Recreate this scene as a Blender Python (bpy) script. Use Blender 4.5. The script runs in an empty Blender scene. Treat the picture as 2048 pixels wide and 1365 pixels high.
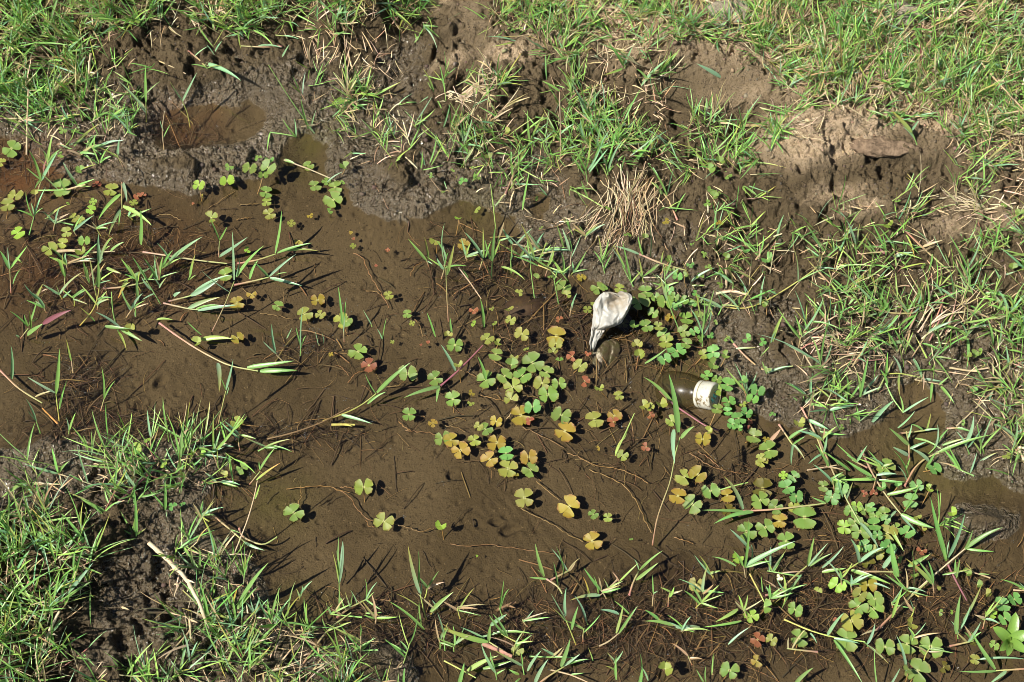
import bpy, math, random
import numpy as np
from mathutils import Vector, Matrix
random.seed(7); rng = np.random.default_rng(7)
PI = math.pi
sc = bpy.context.scene

# ------------------------------------------------------------------ camera, sky, sun, exposure
PITCH, DIST, HALF = math.radians(62), 2.4, 0.70
cam_d = bpy.data.cameras.new('camera'); cam = bpy.data.objects.new('camera', cam_d)
sc.collection.objects.link(cam); sc.camera = cam
CP = np.array([0.0, -DIST*math.cos(PITCH), DIST*math.sin(PITCH)])
cam.location = CP; cam.rotation_euler = (PI/2-PITCH, 0, 0)
cam_d.sensor_width = 36; cam_d.lens = 18*DIST/HALF; cam_d.clip_start = .05; cam_d.clip_end = 200
SUN_EL, SUN_AZ = math.radians(54), math.radians(27)      # light travels towards +x, and a little +y
w = bpy.data.worlds.new('World'); sc.world = w; w.use_nodes = True
nt = w.node_tree; bg = nt.nodes['Background']
sky = nt.nodes.new('ShaderNodeTexSky'); sky.sky_type = 'NISHITA'; sky.sun_disc = False
sky.sun_elevation = SUN_EL
tv = Vector((math.cos(SUN_AZ)*math.cos(SUN_EL), math.sin(SUN_AZ)*math.cos(SUN_EL), -math.sin(SUN_EL)))
sky.sun_rotation = math.atan2(-tv.x, -tv.y)
nt.links.new(sky.outputs[0], bg.inputs[0]); bg.inputs[1].default_value = .05
sl = bpy.data.lights.new('sun', 'SUN'); sl.energy = 5.0; sl.angle = math.radians(.5); sl.color = (1, .95, .87)
so = bpy.data.objects.new('sun', sl); sc.collection.objects.link(so)
so.rotation_euler = tv.to_track_quat('-Z', 'Y').to_euler()
vs = sc.view_settings; vs.view_transform = 'Standard'; vs.look = 'None'; vs.gamma = 1; vs.exposure = 0.80
sc.cycles.max_bounces = 8; sc.cycles.pixel_filter_type = 'BLACKMAN_HARRIS'; sc.cycles.filter_width = .8; sc.cycles.transparent_max_bounces = 16
sc.cycles.caustics_reflective = False; sc.cycles.caustics_refractive = False

# ------------------------------------------------------------------ photo point -> ground point
def P(px, py, z=0.0):
    px = np.asarray(px, float); py = np.asarray(py, float); z = np.asarray(z, float)
    k = HALF/DIST/1024
    cx = (px-1024)*k; cy = (682.5-py)*k
    s, c = math.sin(PITCH), math.cos(PITCH)
    dx = cx; dy = c + cy*s; dz = -s + cy*c
    t = (z-CP[2])/dz
    return np.stack([CP[0]+dx*t, CP[1]+dy*t, CP[2]+dz*t], -1)
OX = {'A': (0, 0), 'B': (680, 0), 'C': (1348, 0), 'D': (0, 450), 'E': (680, 450), 'F': (1348, 450),
      'G': (0, 895), 'H': (680, 895), 'I': (1348, 895)}
K = 2.9043
def T2P(t, x, y): return OX[t][0]+x/K, OX[t][1]+y/K
def mpp(px, py):                                          # metres per photo pixel
    a = P(px, py); b = P(px+1, py); return float(b[0]-a[0])

# ------------------------------------------------------------------ noise on arrays
def hsh(i, j, s):
    h = (i.astype(np.int64)*374761393 + j.astype(np.int64)*668265263 + s*1442695041) & 0xffffffff
    h = ((h ^ (h >> 13))*1274126177) & 0xffffffff
    return ((h ^ (h >> 16)) & 0xffffff)/float(0xffffff)
def vn(x, y, s=0):
    i = np.floor(x); j = np.floor(y); u = x-i; v = y-j
    u = u*u*u*(u*(u*6-15)+10); v = v*v*v*(v*(v*6-15)+10)
    return (hsh(i, j, s)*(1-u)+hsh(i+1, j, s)*u)*(1-v)+(hsh(i, j+1, s)*(1-u)+hsh(i+1, j+1, s)*u)*v
def fbm(x, y, o=4, s=0):
    r = 0; a = .5; n = 0
    for k in range(o):
        r = r+a*vn(x+k*17.3, y-k*9.1, s+k); n += a; a *= .5; x = x*2.03; y = y*2.03
    return r/n
def worley(x, y, s=0):
    i = np.floor(x); j = np.floor(y); f = np.full(x.shape, 9.); idv = np.zeros(x.shape)
    for a in (-1, 0, 1):
        for b in (-1, 0, 1):
            ii = i+a; jj = j+b
            d = (ii+hsh(ii, jj, s)-x)**2+(jj+hsh(ii, jj, s+5)-y)**2
            m = d < f; f = np.where(m, d, f); idv = np.where(m, hsh(ii, jj, s+9), idv)
    return np.sqrt(f), idv
def sst(a, b, x):
    t = np.clip((x-a)/(b-a), 0, 1); return t*t*(3-2*t)

# ------------------------------------------------------------------ terrain
SHORE = [(-400, 262), (-60, 262), (30, 272), (62, 305), (110, 335), (165, 362), (215, 352), (260, 368), (330, 372), (385, 385),
 (440, 366), (500, 350), (540, 330), (548, 290), (590, 262), (630, 268), (655, 292), (650, 335), (690, 365), (712, 420), (780, 448), (850, 440), (885, 405),
 (925, 398), (985, 425), (1030, 440), (1052, 480), (1085, 525), (1150, 552), (1250, 575), (1320, 598), (1395, 640),
 (1432, 690), (1425, 735), (1462, 805), (1530, 835), (1590, 862), (1680, 882), (1750, 850), (1790, 812), (1800, 770), (1840, 765), (1878, 800),
 (1885, 860), (1862, 915), (1905, 958), (1975, 955), (2060, 985), (2500, 1010), (2500, 1600), (830, 1600), (850, 1420), (832, 1345), (790, 1300), (735, 1272),
 (640, 1290), (575, 1250), (520, 1190), (470, 1120), (430, 1065), (405, 1010), (425, 960), (455, 915), (330, 880), (225, 885), (140, 878),
 (108, 915), (60, 905), (-60, 895), (-400, 900)]
sh = P([a for a, b in SHORE], [b for a, b in SHORE])[:, :2]
def inside(x, y, pg):
    r = np.zeros(x.shape, bool); n = len(pg)
    for i in range(n):
        x0, y0 = pg[i]; x1, y1 = pg[(i+1) % n]
        if y0 == y1: continue
        r ^= ((y0 > y) != (y1 > y)) & (x < (x1-x0)*(y-y0)/(y1-y0)+x0)
    return r
def sdist(x, y, pg):                                      # positive outside
    d = np.full(x.shape, 1e9); n = len(pg)
    for i in range(n):
        a = pg[i]; b = pg[(i+1) % n]; e = b-a
        t = np.clip(((x-a[0])*e[0]+(y-a[1])*e[1])/(e@e), 0, 1)
        d = np.minimum(d, (x-a[0]-t*e[0])**2+(y-a[1]-t*e[1])**2)
    d = np.sqrt(d); return np.where(inside(x, y, pg), -d, d)
def axis(lo, hi, st, far):
    c = list(np.arange(lo, hi, st)); s = st; a = lo; L = []
    while a > -far: s *= 1.35; a -= s; L.append(a)
    s = st; b = c[-1]; R = []
    while b < far: s *= 1.35; b += s; R.append(b)
    return np.array(L[::-1]+c+R)
GX = axis(-.95, .95, .0018, 7); GY = axis(-.66, .70, .0018, 7)
X, Y = np.meshgrid(GX, GY)
cx = np.linspace(-1.3, 1.3, 261); cy = np.linspace(-1.0, 1.1, 211)
CX, CY = np.meshgrid(cx, cy); SD = sdist(CX, CY, sh)
def bil(ax, ay, A, x, y):
    x = np.clip(x, ax[0], ax[-1]); y = np.clip(y, ay[0], ay[-1])
    i = np.clip(np.searchsorted(ax, x)-1, 0, len(ax)-2); j = np.clip(np.searchsorted(ay, y)-1, 0, len(ay)-2)
    u = (x-ax[i])/(ax[i+1]-ax[i]); v = (y-ay[j])/(ay[j+1]-ay[j])
    return (A[j, i]*(1-u)+A[j, i+1]*u)*(1-v)+(A[j+1, i]*(1-u)+A[j+1, i+1]*u)*v
d = bil(cx, cy, SD, X, Y) + .024*(fbm(X*24, Y*24, 4, 3)-.5)+.010*(fbm(X*90, Y*90, 2, 4)-.5)
WX, WY = .034*(fbm(X*17, Y*17, 3, 91)-.5), .034*(fbm(X*17, Y*17, 3, 92)-.5)
def blob(px, py, rx, ry, rot=0, pw=2.):                   # photo-pixel ellipse on the ground, 1 in the middle
    c = P(px, py); s = mpp(px, py); u = X-c[0]+WX; v = Y-c[1]+WY
    a = math.radians(rot); u, v = u*math.cos(a)+v*math.sin(a), -u*math.sin(a)+v*math.cos(a)
    return np.exp(-(((np.abs(u)/(rx*s))**2+(np.abs(v)/(ry*s*1.12))**2)**(pw/2)))
H = np.where(d > 0, .010*(1-np.exp(-np.maximum(d, 0)/.022))+.068*sst(.02, .38, d), -.017*(1-np.exp(np.minimum(d, 0)/.03)))
H = H + np.where(d < 0, .006*(fbm(X*6, Y*6, 3, 11)-.5), 0)
bank = sst(.0, .02, d)
H += bank*.035*(fbm(X*5.5, Y*5.5, 3, 21)-.45)*sst(0, .08, d)
H += bank*.016*(fbm(X*19, Y*19, 3, 23)-.5)*sst(0, .04, d)
for a in [  # px, py, rx, ry, height, rot, pow
 (410, 248, 112, 60, -.026, 0, 2.6), (395, 262, 60, 34, -.008, 0, 2), (415, 340, 150, 28, .012, 0, 2), (255, 270, 50, 50, .018, 0, 2), (560, 235, 60, 60, .006, 0, 2),
 (430, 165, 150, 30, .014, 0, 2), (1390, 240, 95, 42, -.022, -8, 3), (765, 285, 60, 45, -.005, 0, 3),
 (825, 90, 55, 90, -.040, -20, 3), (740, 60, 80, 70, .042, 0, 2), (760, 180, 90, 14, -.018, 0, 2), (940, 110, 40, 110, -.010, 0, 2),
 (120, 210, 70, 50, -.020, 0, 2), (60, 130, 90, 30, .02, 0, 2), (1210, 375, 75, 34, .024, 0, 2), (1600, 330, 110, 50, .018, 0, 2), (1680, 300, 60, 20, .010, 10, 2), (1540, 360, 40, 26, .010, 0, 2), (1480, 300, 60, 30, -.014, 0, 2), (1640, 430, 90, 20, -.014, 0, 2), (1010, 250, 60, 60, .014, 0, 2), (1080, 380, 30, 60, -.014, 0, 2), (1340, 470, 60, 30, -.012, 0, 2),
 (1740, 385, 110, 45, -.012, 0, 2), (1800, 295, 120, 14, -.02, 0, 2), (250, 1195, 75, 60, -.024, -20, 3), (210, 1090, 90, 40, .018, 0, 2),
 (470, 1180, 60, 60, .015, 0, 2), (330, 1300, 90, 50, .012, 0, 3), (1680, 790, 60, 25, -.018, 0, 3), (1650, 720, 110, 35, .012, 0, 2),
 (1960, 1035, 70, 36, .024, 0, 2), (1962, 1045, 30, 16, .010, 0, 2), (1975, 1060, 95, 55, .012, 0, 2),
 (85, 895, 40, 20, .016, 20, 3), (740, 1325, 70, 30, .020, 0, 3), (1700, 480, 90, 30, .014, 0, 2), (1500, 420, 80, 30, .010, 0, 2),
 (860, 390, 55, 26, .012, 0, 2), (800, 350, 50, 40, .012, 0, 2), (330, 350, 60, 14, .008, 0, 2), (1560, 700, 50, 30, .012, 0, 2),
 (1400, 800, 70, 30, -.006, 0, 2)]:
    H += a[4]*blob(*a[:4], a[5], a[6])
far_out = sst(.75, 1.3, np.hypot(X, Y)); H = H*(1-far_out)+.045*far_out
# roughness of the soil
smooth = np.clip(blob(1390, 240, 120, 50, -8, 4)+blob(765, 285, 60, 40, 0, 4)+.7*blob(945, 80, 36, 110, 0, 4)+.4*blob(1760, 330, 90, 30, 0, 4)
                 + .8*blob(540, 215, 90, 70, 0, 4)+blob(740, 1325, 80, 40, 0, 4)+blob(1960, 1035, 110, 50, 0, 4)+blob(410, 248, 110, 60, 0, 4)
                 + .6*blob(760, 420, 60, 30, 0, 2)+.5*blob(1700, 1000, 900, 60, 0, 3), 0, 1)
rough = sst(-.004, .012, H)*(1-.80*smooth)
f1, id1 = worley(X*60, Y*60, 1); f2, id2 = worley(X*125+f1, Y*125, 2); f3, id3 = worley(X*260, Y*260, 6)
clod = np.sqrt(np.clip(1-f1*f1*1.4, 0, 1))*(.35+id1); clod2 = np.sqrt(np.clip(1-f2*f2*1.4, 0, 1))*(.3+id2)
pat = sst(.35, .7, fbm(X*9, Y*9, 3, 31))
H += rough*(.0105*(clod-.5)*pat+.0068*(clod2-.5)+.0024*(.5-f3)) + rough*.006*(fbm(X*70, Y*70, 3, 41)-.5)
crev = sst(.54, .66, fbm(X*30+f1*.3, Y*30, 4, 46)); H -= sst(.004, .02, H)*(1-smooth)*crev*.016
H += rough*(1-.6*smooth)*(.0080*(fbm(X*170, Y*170, 3, 48)-.5)+.0036*(vn(X*420, Y*420, 49)-.5))
H += sst(-.006, .004, H)*(1-sst(.004, .012, H))*.0050*(fbm(X*130, Y*130, 3, 47)-.5)
H += (1-rough)*(.0022*(fbm(X*60, Y*60, 4, 43)-.5)+.0010*(fbm(X*240, Y*240, 2, 44)-.5))
# bed ripples shaped to stand in for caustic light on the bed
rp = blob(960, 985, 150, 60, -30, 2)+.7*blob(1180, 1100, 90, 40, 0, 2)+.6*blob(330, 770, 130, 50, 0, 2)
u = (X*.8+Y*.6); H += (H < 0)*rp*.0006*np.sin(u*520+9*fbm(X*26, Y*26, 2, 51))*sst(.35, .6, fbm(X*14, Y*14, 2, 52))
pt_ = np.sqrt(np.clip(1-(worley(X*34, Y*34, 71)[0]/.16)**2, 0, 1))*(worley(X*34, Y*34, 71)[1] > .45); H -= (H < 0)*pt_*.0028
gt_ = worley(X*95, Y*95, 73); H += (H < 0)*np.sqrt(np.clip(1-(gt_[0]/.2)**2, 0, 1))*(gt_[1] > .85)*.0013
for a in [(322, 745, 15, 9, 25), (462, 822, 16, 8, 10), (235, 812, 14, 7, -10), (275, 800, 12, 6, 30), (425, 815, 12, 6, 0), (1022, 1045, 20, 11, 20), (995, 1030, 10, 7, 0), (905, 940, 12, 7, -20), (1335, 1150, 22, 16, 0), (1365, 1175, 14, 10, 0), (1340, 1125, 10, 8, 0)]:  # made-up rimmed pits in the bed stand in for caustics of surface dimples
    H += .0035*blob(*a[:2], a[2]*1.7, a[3]*1.7, a[4], 3)-.0105*blob(*a, 4)
def hgt(x, y): return bil(GX, GY, H, np.asarray(x, float), np.asarray(y, float))
def hit(px, py):                                         # ground or water surface under a photo point
    z = 0.0
    for _ in range(6):
        p = P(px, py, z); z = .6*float(max(hgt(p[0], p[1]), 0))+.4*z
    p = P(px, py, z); return p
# soil masks
deb = sum(a[4]*blob(*a[:4], 0, 3) for a in [(200, 520, 230, 100, .9), (150, 760, 70, 80, .8), (230, 840, 200, 26, .8), (60, 320, 120, 60, .6), (1120, 660, 150, 80, .65),
   (1000, 530, 160, 60, .6), (1700, 1200, 420, 70, .85), (1330, 1150, 90, 40, .9), (1150, 1250, 260, 70, .8), (1500, 1270, 420, 60, .6), (780, 1230, 170, 60, .6),
   (620, 700, 80, 50, .4), (1480, 960, 180, 60, .4), (1240, 870, 140, 60, .3), (380, 260, 70, 45, .8), (1300, 640, 140, 60, .7), (250, 1180, 120, 80, .7), (1780, 1080, 160, 60, .7)])  # the lower-left bank entry only darkens the ground beneath the grass clump
deb = np.clip(deb*(.45+.9*fbm(X*28, Y*28, 4, 61)), 0, 1)
alg = sum(a[4]*blob(*a[:4], 0, 2) for a in [(555, 1000, 70, 50, .9), (620, 270, 40, 30, 1), (960, 430, 60, 40, .7), (1840, 890, 70, 50, 1), (1380, 740, 70, 40, .8), (600, 1210, 60, 50, .7), (590, 330, 60, 30, .6), (1900, 960, 120, 30, .6)])
alg = np.clip(alg*(.5+.9*fbm(X*35, Y*35, 3, 63)), 0, 1)
dry = sum(a[4]*blob(*a[:4], 0, 3) for a in [(1605, 325, 90, 50, 1.7), (1700, 335, 60, 25, 1), (1475, 25, 60, 40, 1), (1660, 430, 60, 22, .7), (1700, 470, 40, 20, .8), (1560, 110, 500, 110, .62), (940, 70, 40, 90, .2),
   (1015, 150, 46, 26, 1.0), (1770, 300, 80, 26, 1.), (1500, 250, 60, 20, .3), (890, 30, 50, 30, .6), (900, 160, 40, 14, .7), (1720, 210, 240, 60, .6), (1960, 300, 160, 110, .5), (1920, 470, 130, 40, .5), (1480, 170, 60, 20, .25), (1780, 290, 140, 22, .6), (1500, 360, 60, 40, .5), (1260, 110, 170, 60, .4)])
dry = np.clip(dry*(.35+1.3*fbm(X*38, Y*38, 4, 65)), 0, 1)*sst(.006, .03, H)
wet = np.clip(1-sst(.006, .034, H)+.55*blob(540, 210, 120, 80, 0, 3)+.5*blob(330, 1290, 240, 140, 0, 3)+.4*blob(120, 230, 200, 90, 0, 3)+.5*blob(1750, 760, 200, 90, 0, 3), 0, 1)
wet = np.clip(wet*(1-dry), 0, 1)
red = np.clip((blob(60, 330, 130, 60, 0, 3)+.8*blob(350, 235, 80, 40, 0, 3)+.5*blob(200, 520, 300, 120, 0, 3))*(.3+fbm(X*30, Y*30, 3, 67)), 0, 1)

def mesh_grid():
    ny, nx = X.shape; me = bpy.data.meshes.new('ground')
    me.vertices.add(nx*ny); me.vertices.foreach_set('co', np.stack([X, Y, H], -1).astype(np.float32).ravel())
    idx = np.arange(nx*ny).reshape(ny, nx)
    q = np.stack([idx[:-1, :-1], idx[:-1, 1:], idx[1:, 1:], idx[1:, :-1]], -1).reshape(-1)
    nf = len(q)//4; me.loops.add(len(q)); me.loops.foreach_set('vertex_index', q.astype(np.int32))
    me.polygons.add(nf); me.polygons.foreach_set('loop_start', np.arange(0, nf*4, 4, dtype=np.int32))
    me.polygons.foreach_set('use_smooth', np.ones(nf, bool)); me.update()
    for n, a in (('wet', wet), ('dry', dry), ('debris', deb), ('algae', alg), ('rust', red)):
        at = me.attributes.new(n, 'FLOAT', 'POINT'); at.data.foreach_set('value', a.astype(np.float32).ravel())
    return me

# ------------------------------------------------------------------ materials
class NT:
    def __init__(s, name):
        s.m = bpy.data.materials.new(name); s.m.use_nodes = True; s.t = s.m.node_tree
        s.t.nodes.clear(); s.out = s.t.nodes.new('ShaderNodeOutputMaterial')
    def n(s, ty, **kw):
        o = s.t.nodes.new('ShaderNode'+ty)
        for k, v in kw.items():
            if k[0] == 'i' and k[1:].isdigit(): s.put(o.inputs[int(k[1:])], v)
            elif hasattr(o, k): setattr(o, k, v)
            else: s.put(o.inputs[k.replace('_', ' ')], v)
        return o
    def put(s, i, v):
        if isinstance(v, bpy.types.NodeSocket): s.t.links.new(v, i)
        elif isinstance(v, bpy.types.Node): s.t.links.new(v.outputs[0], i)
        else: i.default_value = v
    def mix(s, f, a, b, bt='MIX'):
        o = s.t.nodes.new('ShaderNodeMix'); o.data_type = 'RGBA'; o.blend_type = bt
        s.put(o.inputs[0], f); s.put(o.inputs[6], a); s.put(o.inputs[7], b); return o.outputs[2]
    def math(s, op, a, b=0.0, c=None, clamp=False):
        o = s.t.nodes.new('ShaderNodeMath'); o.operation = op; o.use_clamp = clamp; s.put(o.inputs[0], a); s.put(o.inputs[1], b)
        if c is not None: s.put(o.inputs[2], c)
        return o.outputs[0]
    def ramp(s, f, lo, hi):
        o = s.n('MapRange', i0=f, i1=lo, i2=hi); o.interpolation_type = 'SMOOTHSTEP'; return o.outputs[0]
    def noise(s, vec, sc_, det=3, r=.55):
        return s.n('TexNoise', Vector=vec, Scale=sc_, Detail=det, Roughness=r).outputs[0]
    def att(s, n): return s.n('Attribute', attribute_name=n).outputs['Fac']
C4 = lambda r, g, b: (r, g, b, 1)

def ground_mat():
    g = NT('mud'); co = g.n('TexCoord').outputs['Object']
    wt, dr, db, al, ru = [g.att(k) for k in ('wet', 'dry', 'debris', 'algae', 'rust')]
    n1 = g.noise(co, 14, 5, .6); n2 = g.noise(co, 150, 4, .75); n3 = g.noise(co, 420, 2, .6)
    n0 = g.ramp(g.noise(co, 5, 4, .6), .36, .62)
    moist = g.mix(n1, C4(.058, .042, .022), C4(.118, .088, .049))
    dc = g.mix(g.ramp(n2, .35, .65), C4(.21, .155, .09), C4(.50, .38, .25))
    wc = g.mix(g.math('ADD', g.math('MULTIPLY', n0, .75), g.math('MULTIPLY', n1, .25)), C4(.056, .042, .023), C4(.092, .071, .043))
    c = g.mix(wt, moist, wc); c = g.mix(dr, c, dc)
    c = g.mix(g.math('MULTIPLY', db, .85), c, C4(.028, .019, .010))
    c = g.mix(g.math('MULTIPLY', al, .6), c, C4(.055, .055, .012))
    c = g.mix(g.math('MULTIPLY', ru, .45), c, C4(.13, .045, .012))
    z = g.n('SeparateXYZ', i0=g.n('NewGeometry').outputs['Position']).outputs[2]
    under = g.ramp(z, .0015, -.0015)
    c = g.mix(g.math('MULTIPLY', g.ramp(n2, .50, .66), g.math('SUBTRACT', .6, g.math('MULTIPLY', under, .38))), c, C4(.028, .020, .012))
    c = g.mix(g.math('MULTIPLY', g.ramp(n3, .68, .78), .35), c, C4(.25, .19, .12))
    rw = g.ramp(g.noise(co, 45, 3), .35, .65)
    gl = g.math('MULTIPLY', g.math('MULTIPLY', g.ramp(wt, .2, .75), g.math('SUBTRACT', 1.0, under)), g.math('ADD', .25, g.math('MULTIPLY', rw, .75)))
    rough_ = g.math('SUBTRACT', .9, g.math('MULTIPLY', g.ramp(gl, .10, .5), .80))
    hn = g.math('ADD', g.math('MULTIPLY', n2, .6), g.math('MULTIPLY', n3, .4))
    b1 = g.n('Bump', Strength=g.math('SUBTRACT', g.math('SUBTRACT', .9, g.math('MULTIPLY', gl, .75)), g.math('MULTIPLY', under, .45)), Distance=.010, Height=hn)
    wv = g.noise(co, 150, 2, .5)
    b2 = g.n('Bump', Strength=gl, Distance=.017, Height=wv, Normal=b1.outputs[0])
    vo = g.n('TexVoronoi', Vector=g.n('VectorMath', i0=co, i1=g.n('VectorMath', operation='SCALE', i0=g.n('TexNoise', Vector=co, Scale=240.).outputs[1], Scale=.006).outputs[0]).outputs[0], Scale=300.)
    sel = g.ramp(g.n('SeparateXYZ', i0=vo.outputs['Color']).outputs[0], .80, .84); dot = g.math('MULTIPLY', g.ramp(vo.outputs['Distance'], .42, .28), sel)
    c = g.mix(g.math('MULTIPLY', dot, .7), c, g.mix(g.ramp(g.n('SeparateXYZ', i0=vo.outputs['Color']).outputs[1], .72, .8), C4(.02, .014, .008), C4(.15, .115, .07)))
    c = g.mix(g.math('MULTIPLY', gl, .40), c, C4(.140, .110, .072))
    p = g.n('BsdfPrincipled'); g.put(p.inputs['Base Color'], c); g.put(p.inputs['Roughness'], rough_)
    g.put(p.inputs['Specular IOR Level'], g.math('ADD', .12, g.math('MULTIPLY', gl, .7)))
    g.put(p.inputs['Normal'], b2.outputs[0]); g.put(g.out.inputs[0], p); return g.m
def water_mat():
    g = NT('shallow_water'); co = g.n('TexCoord').outputs['Object']
    h = g.noise(co, 9, 2, .4); h2 = g.noise(co, 60, 2, .5)
    b = g.n('Bump', Strength=.25, Distance=.01, Height=g.math('ADD', h, g.math('MULTIPLY', h2, .05)))
    fr = g.n('Fresnel', IOR=1.33, Normal=b.outputs[0])
    tr = g.n('BsdfTransparent', Color=C4(.92, .88, .78)); gl = g.n('BsdfGlossy', Color=C4(1, 1, 1), Roughness=.03, Normal=b.outputs[0])
    mx = g.n('MixShader', i0=fr, i1=tr, i2=gl); g.put(g.out.inputs[0], mx); return g.m
def plant_mat(name, rough_=.42, trans=.28, stem=False):
    g = NT(name); co = g.n('TexCoord').outputs['Object']
    c = g.n('Attribute', attribute_name='col').outputs['Color']
    n = g.noise(co, 90, 3); n2 = g.noise(co, 600, 2)
    c = g.mix(g.math('MULTIPLY', g.ramp(n, .3, .7), .30), c, g.mix(1., c, C4(1.12, 1.1, .85), 'MULTIPLY'))
    c = g.mix(g.math('MULTIPLY', g.ramp(n2, .62, .72), .3), c, C4(.14, .10, .05))
    p = g.n('BsdfPrincipled'); g.put(p.inputs['Base Color'], c); p.inputs['Roughness'].default_value = rough_
    p.inputs['Specular IOR Level'].default_value = .6
    bp = g.n('Bump', Strength=.3, Distance=.0008, Height=n2); g.put(p.inputs['Normal'], bp.outputs[0])
    t = g.n('BsdfTranslucent'); g.put(t.inputs[0], g.mix(1., c, C4(1.0, 1.25, .5), 'MULTIPLY'))
    mx = g.n('MixShader', i0=trans, i1=p, i2=t); g.put(g.out.inputs[0], mx if trans else p); return g.m
def clover_mat():
    g = NT('clover_leaf'); uv = g.n('TexCoord').outputs['UV']
    oi = g.n('ObjectInfo'); s = g.n('SeparateXYZ', i0=uv); r, t = s.outputs[0], s.outputs[1]
    co = g.n('TexCoord').outputs['Object']; rv = g.n('VectorMath', i0=co, i1=oi.outputs['Location']).outputs[0]
    n = g.noise(rv, 120, 3); n2 = g.noise(rv, 900, 2)
    base = oi.outputs['Color']; al = oi.outputs['Alpha']
    edge = g.ramp(r, .72, 1.0)
    c = g.mix(g.math('MULTIPLY', g.ramp(n, .3, .7), .35), base, g.mix(1., base, C4(1.3, 1.1, .8), 'MULTIPLY'))
    c = g.mix(g.math('MULTIPLY', edge, al), c, C4(.22, .09, .035))
    c = g.mix(g.ramp(r, .22, .0), c, C4(.55, .55, .22))
    vein = g.n('TexWave', i0=g.n('CombineXYZ', i0=g.math('MULTIPLY', t, 1.0)).outputs[0], Scale=9., Distortion=.0)
    c = g.mix(g.math('MULTIPLY', g.ramp(vein.outputs[1], .75, 1.), .16), c, g.mix(1., c, C4(1.5, 1.4, 1.2), 'MULTIPLY'))
    c = g.mix(g.math('MULTIPLY', g.ramp(n2, .70, .74), .7), c, C4(.09, .05, .02))
    p = g.n('BsdfPrincipled'); g.put(p.inputs['Base Color'], c); p.inputs['Roughness'].default_value = .33
    p.inputs['Specular IOR Level'].default_value = .5
    bp = g.n('Bump', Strength=.35, Distance=.001, Height=g.math('ADD', n, g.math('MULTIPLY', vein.outputs[1], .25))); g.put(p.inputs['Normal'], bp.outputs[0])
    tl = g.n('BsdfTranslucent'); g.put(tl.inputs[0], c)
    g.put(g.out.inputs[0], g.n('MixShader', i0=.18, i1=p, i2=tl)); return g.m
def simple(name, c1, c2, scale=60, rough_=.7, spec=.3, bump=.4, dist=.002):
    g = NT(name); co = g.n('TexCoord').outputs['Object']
    n = g.noise(co, scale, 5, .65); c = g.mix(g.ramp(n, .3, .7), C4(*c1), C4(*c2))
    p = g.n('BsdfPrincipled'); g.put(p.inputs['Base Color'], c); p.inputs['Roughness'].default_value = rough_
    p.inputs['Specular IOR Level'].default_value = spec
    bp = g.n('Bump', Strength=bump, Distance=dist, Height=n); g.put(p.inputs['Normal'], bp.outputs[0])
    g.put(g.out.inputs[0], p); return g.m
def bag_mat():
    g = NT('bag_plastic'); co = g.n('TexCoord').outputs['Object']
    n = g.noise(co, 26, 4, .6); n2 = g.noise(co, 110, 4, .6)
    c = g.mix(g.ramp(n, .46, .70), C4(.46, .45, .40), C4(.34, .27, .18))
    c = g.mix(g.math('MULTIPLY', g.ramp(n2, .55, .72), .45), c, C4(.32, .22, .12))
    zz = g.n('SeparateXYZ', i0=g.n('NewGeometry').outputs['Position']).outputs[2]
    c = g.mix(g.math('MULTIPLY', g.ramp(zz, .004, -.004), .95), c, g.mix(g.ramp(n2, .4, .6), C4(.062, .045, .025), C4(.055, .052, .018)))  # below the waterline the water's murk is painted into the colour
    p = g.n('BsdfPrincipled'); g.put(p.inputs['Base Color'], c); p.inputs['Roughness'].default_value = .32
    bp = g.n('Bump', Strength=.5, Distance=.003, Height=n2); g.put(p.inputs['Normal'], bp.outputs[0])
    t = g.n('BsdfTranslucent'); g.put(t.inputs[0], c); g.put(g.out.inputs[0], g.n('MixShader', i0=.22, i1=p, i2=t)); return g.m
def bottle_mat():
    g = NT('bottle_plastic'); co = g.n('TexCoord').outputs['Object']
    n = g.noise(co, 40, 4, .6); c = g.mix(g.ramp(n, .35, .65), C4(.060, .046, .026), C4(.060, .058, .020))
    p = g.n('BsdfPrincipled'); g.put(p.inputs['Base Color'], c); g.put(p.inputs['Roughness'], g.math('ADD', .12, g.math('MULTIPLY', g.noise(co, 90, 3), .35))); p.inputs['Specular IOR Level'].default_value = .6
    t = g.n('BsdfTransparent', Color=C4(.85, .82, .70)); g.put(g.out.inputs[0], g.n('MixShader', i0=.74, i1=p, i2=t)); return g.m
def cap_mat():
    g = NT('cap_plastic'); co = g.n('TexCoord').outputs['Object']
    n = g.noise(co, 70, 5, .7); n2 = g.noise(co, 380, 3, .7)
    d1 = g.math('MULTIPLY', g.ramp(n, .48, .60), g.ramp(n2, .40, .55))
    c = g.mix(d1, C4(.68, .66, .55), C4(.16, .10, .04))
    p = g.n('BsdfPrincipled'); g.put(p.inputs['Base Color'], c); p.inputs['Roughness'].default_value = .38
    t = g.n('BsdfTranslucent', Color=C4(.62, .56, .32)); g.put(g.out.inputs[0], g.n('MixShader', i0=.3, i1=p, i2=t)); return g.m
M = dict(mud=ground_mat(), water=water_mat(), blade=plant_mat('grass_blade', .34, .30), stem=plant_mat('grass_stem', .45, 0), dead=plant_mat('dry_fibre', .8, 0),
         clover=clover_mat(), bag=bag_mat(), bottle=bottle_mat(), cap=cap_mat(), ink=simple('teal_ink', (.02, .22, .2), (.04, .30, .26), 200, .4),
         clodrock=simple('brown_stone', (.10, .07, .045), (.24, .17, .11), 90, .95, .1, 1., .008), stone=simple('stone', (.17, .14, .10), (.33, .28, .21), 70, .9, .15, 1., .006), crumb=simple('soil_crumb', (.09, .062, .038), (.26, .19, .12), 30, .95, .1, .8),
         darkwood=simple('rotten_leaf', (.035, .022, .014), (.07, .045, .028), 60, .7))

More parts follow.
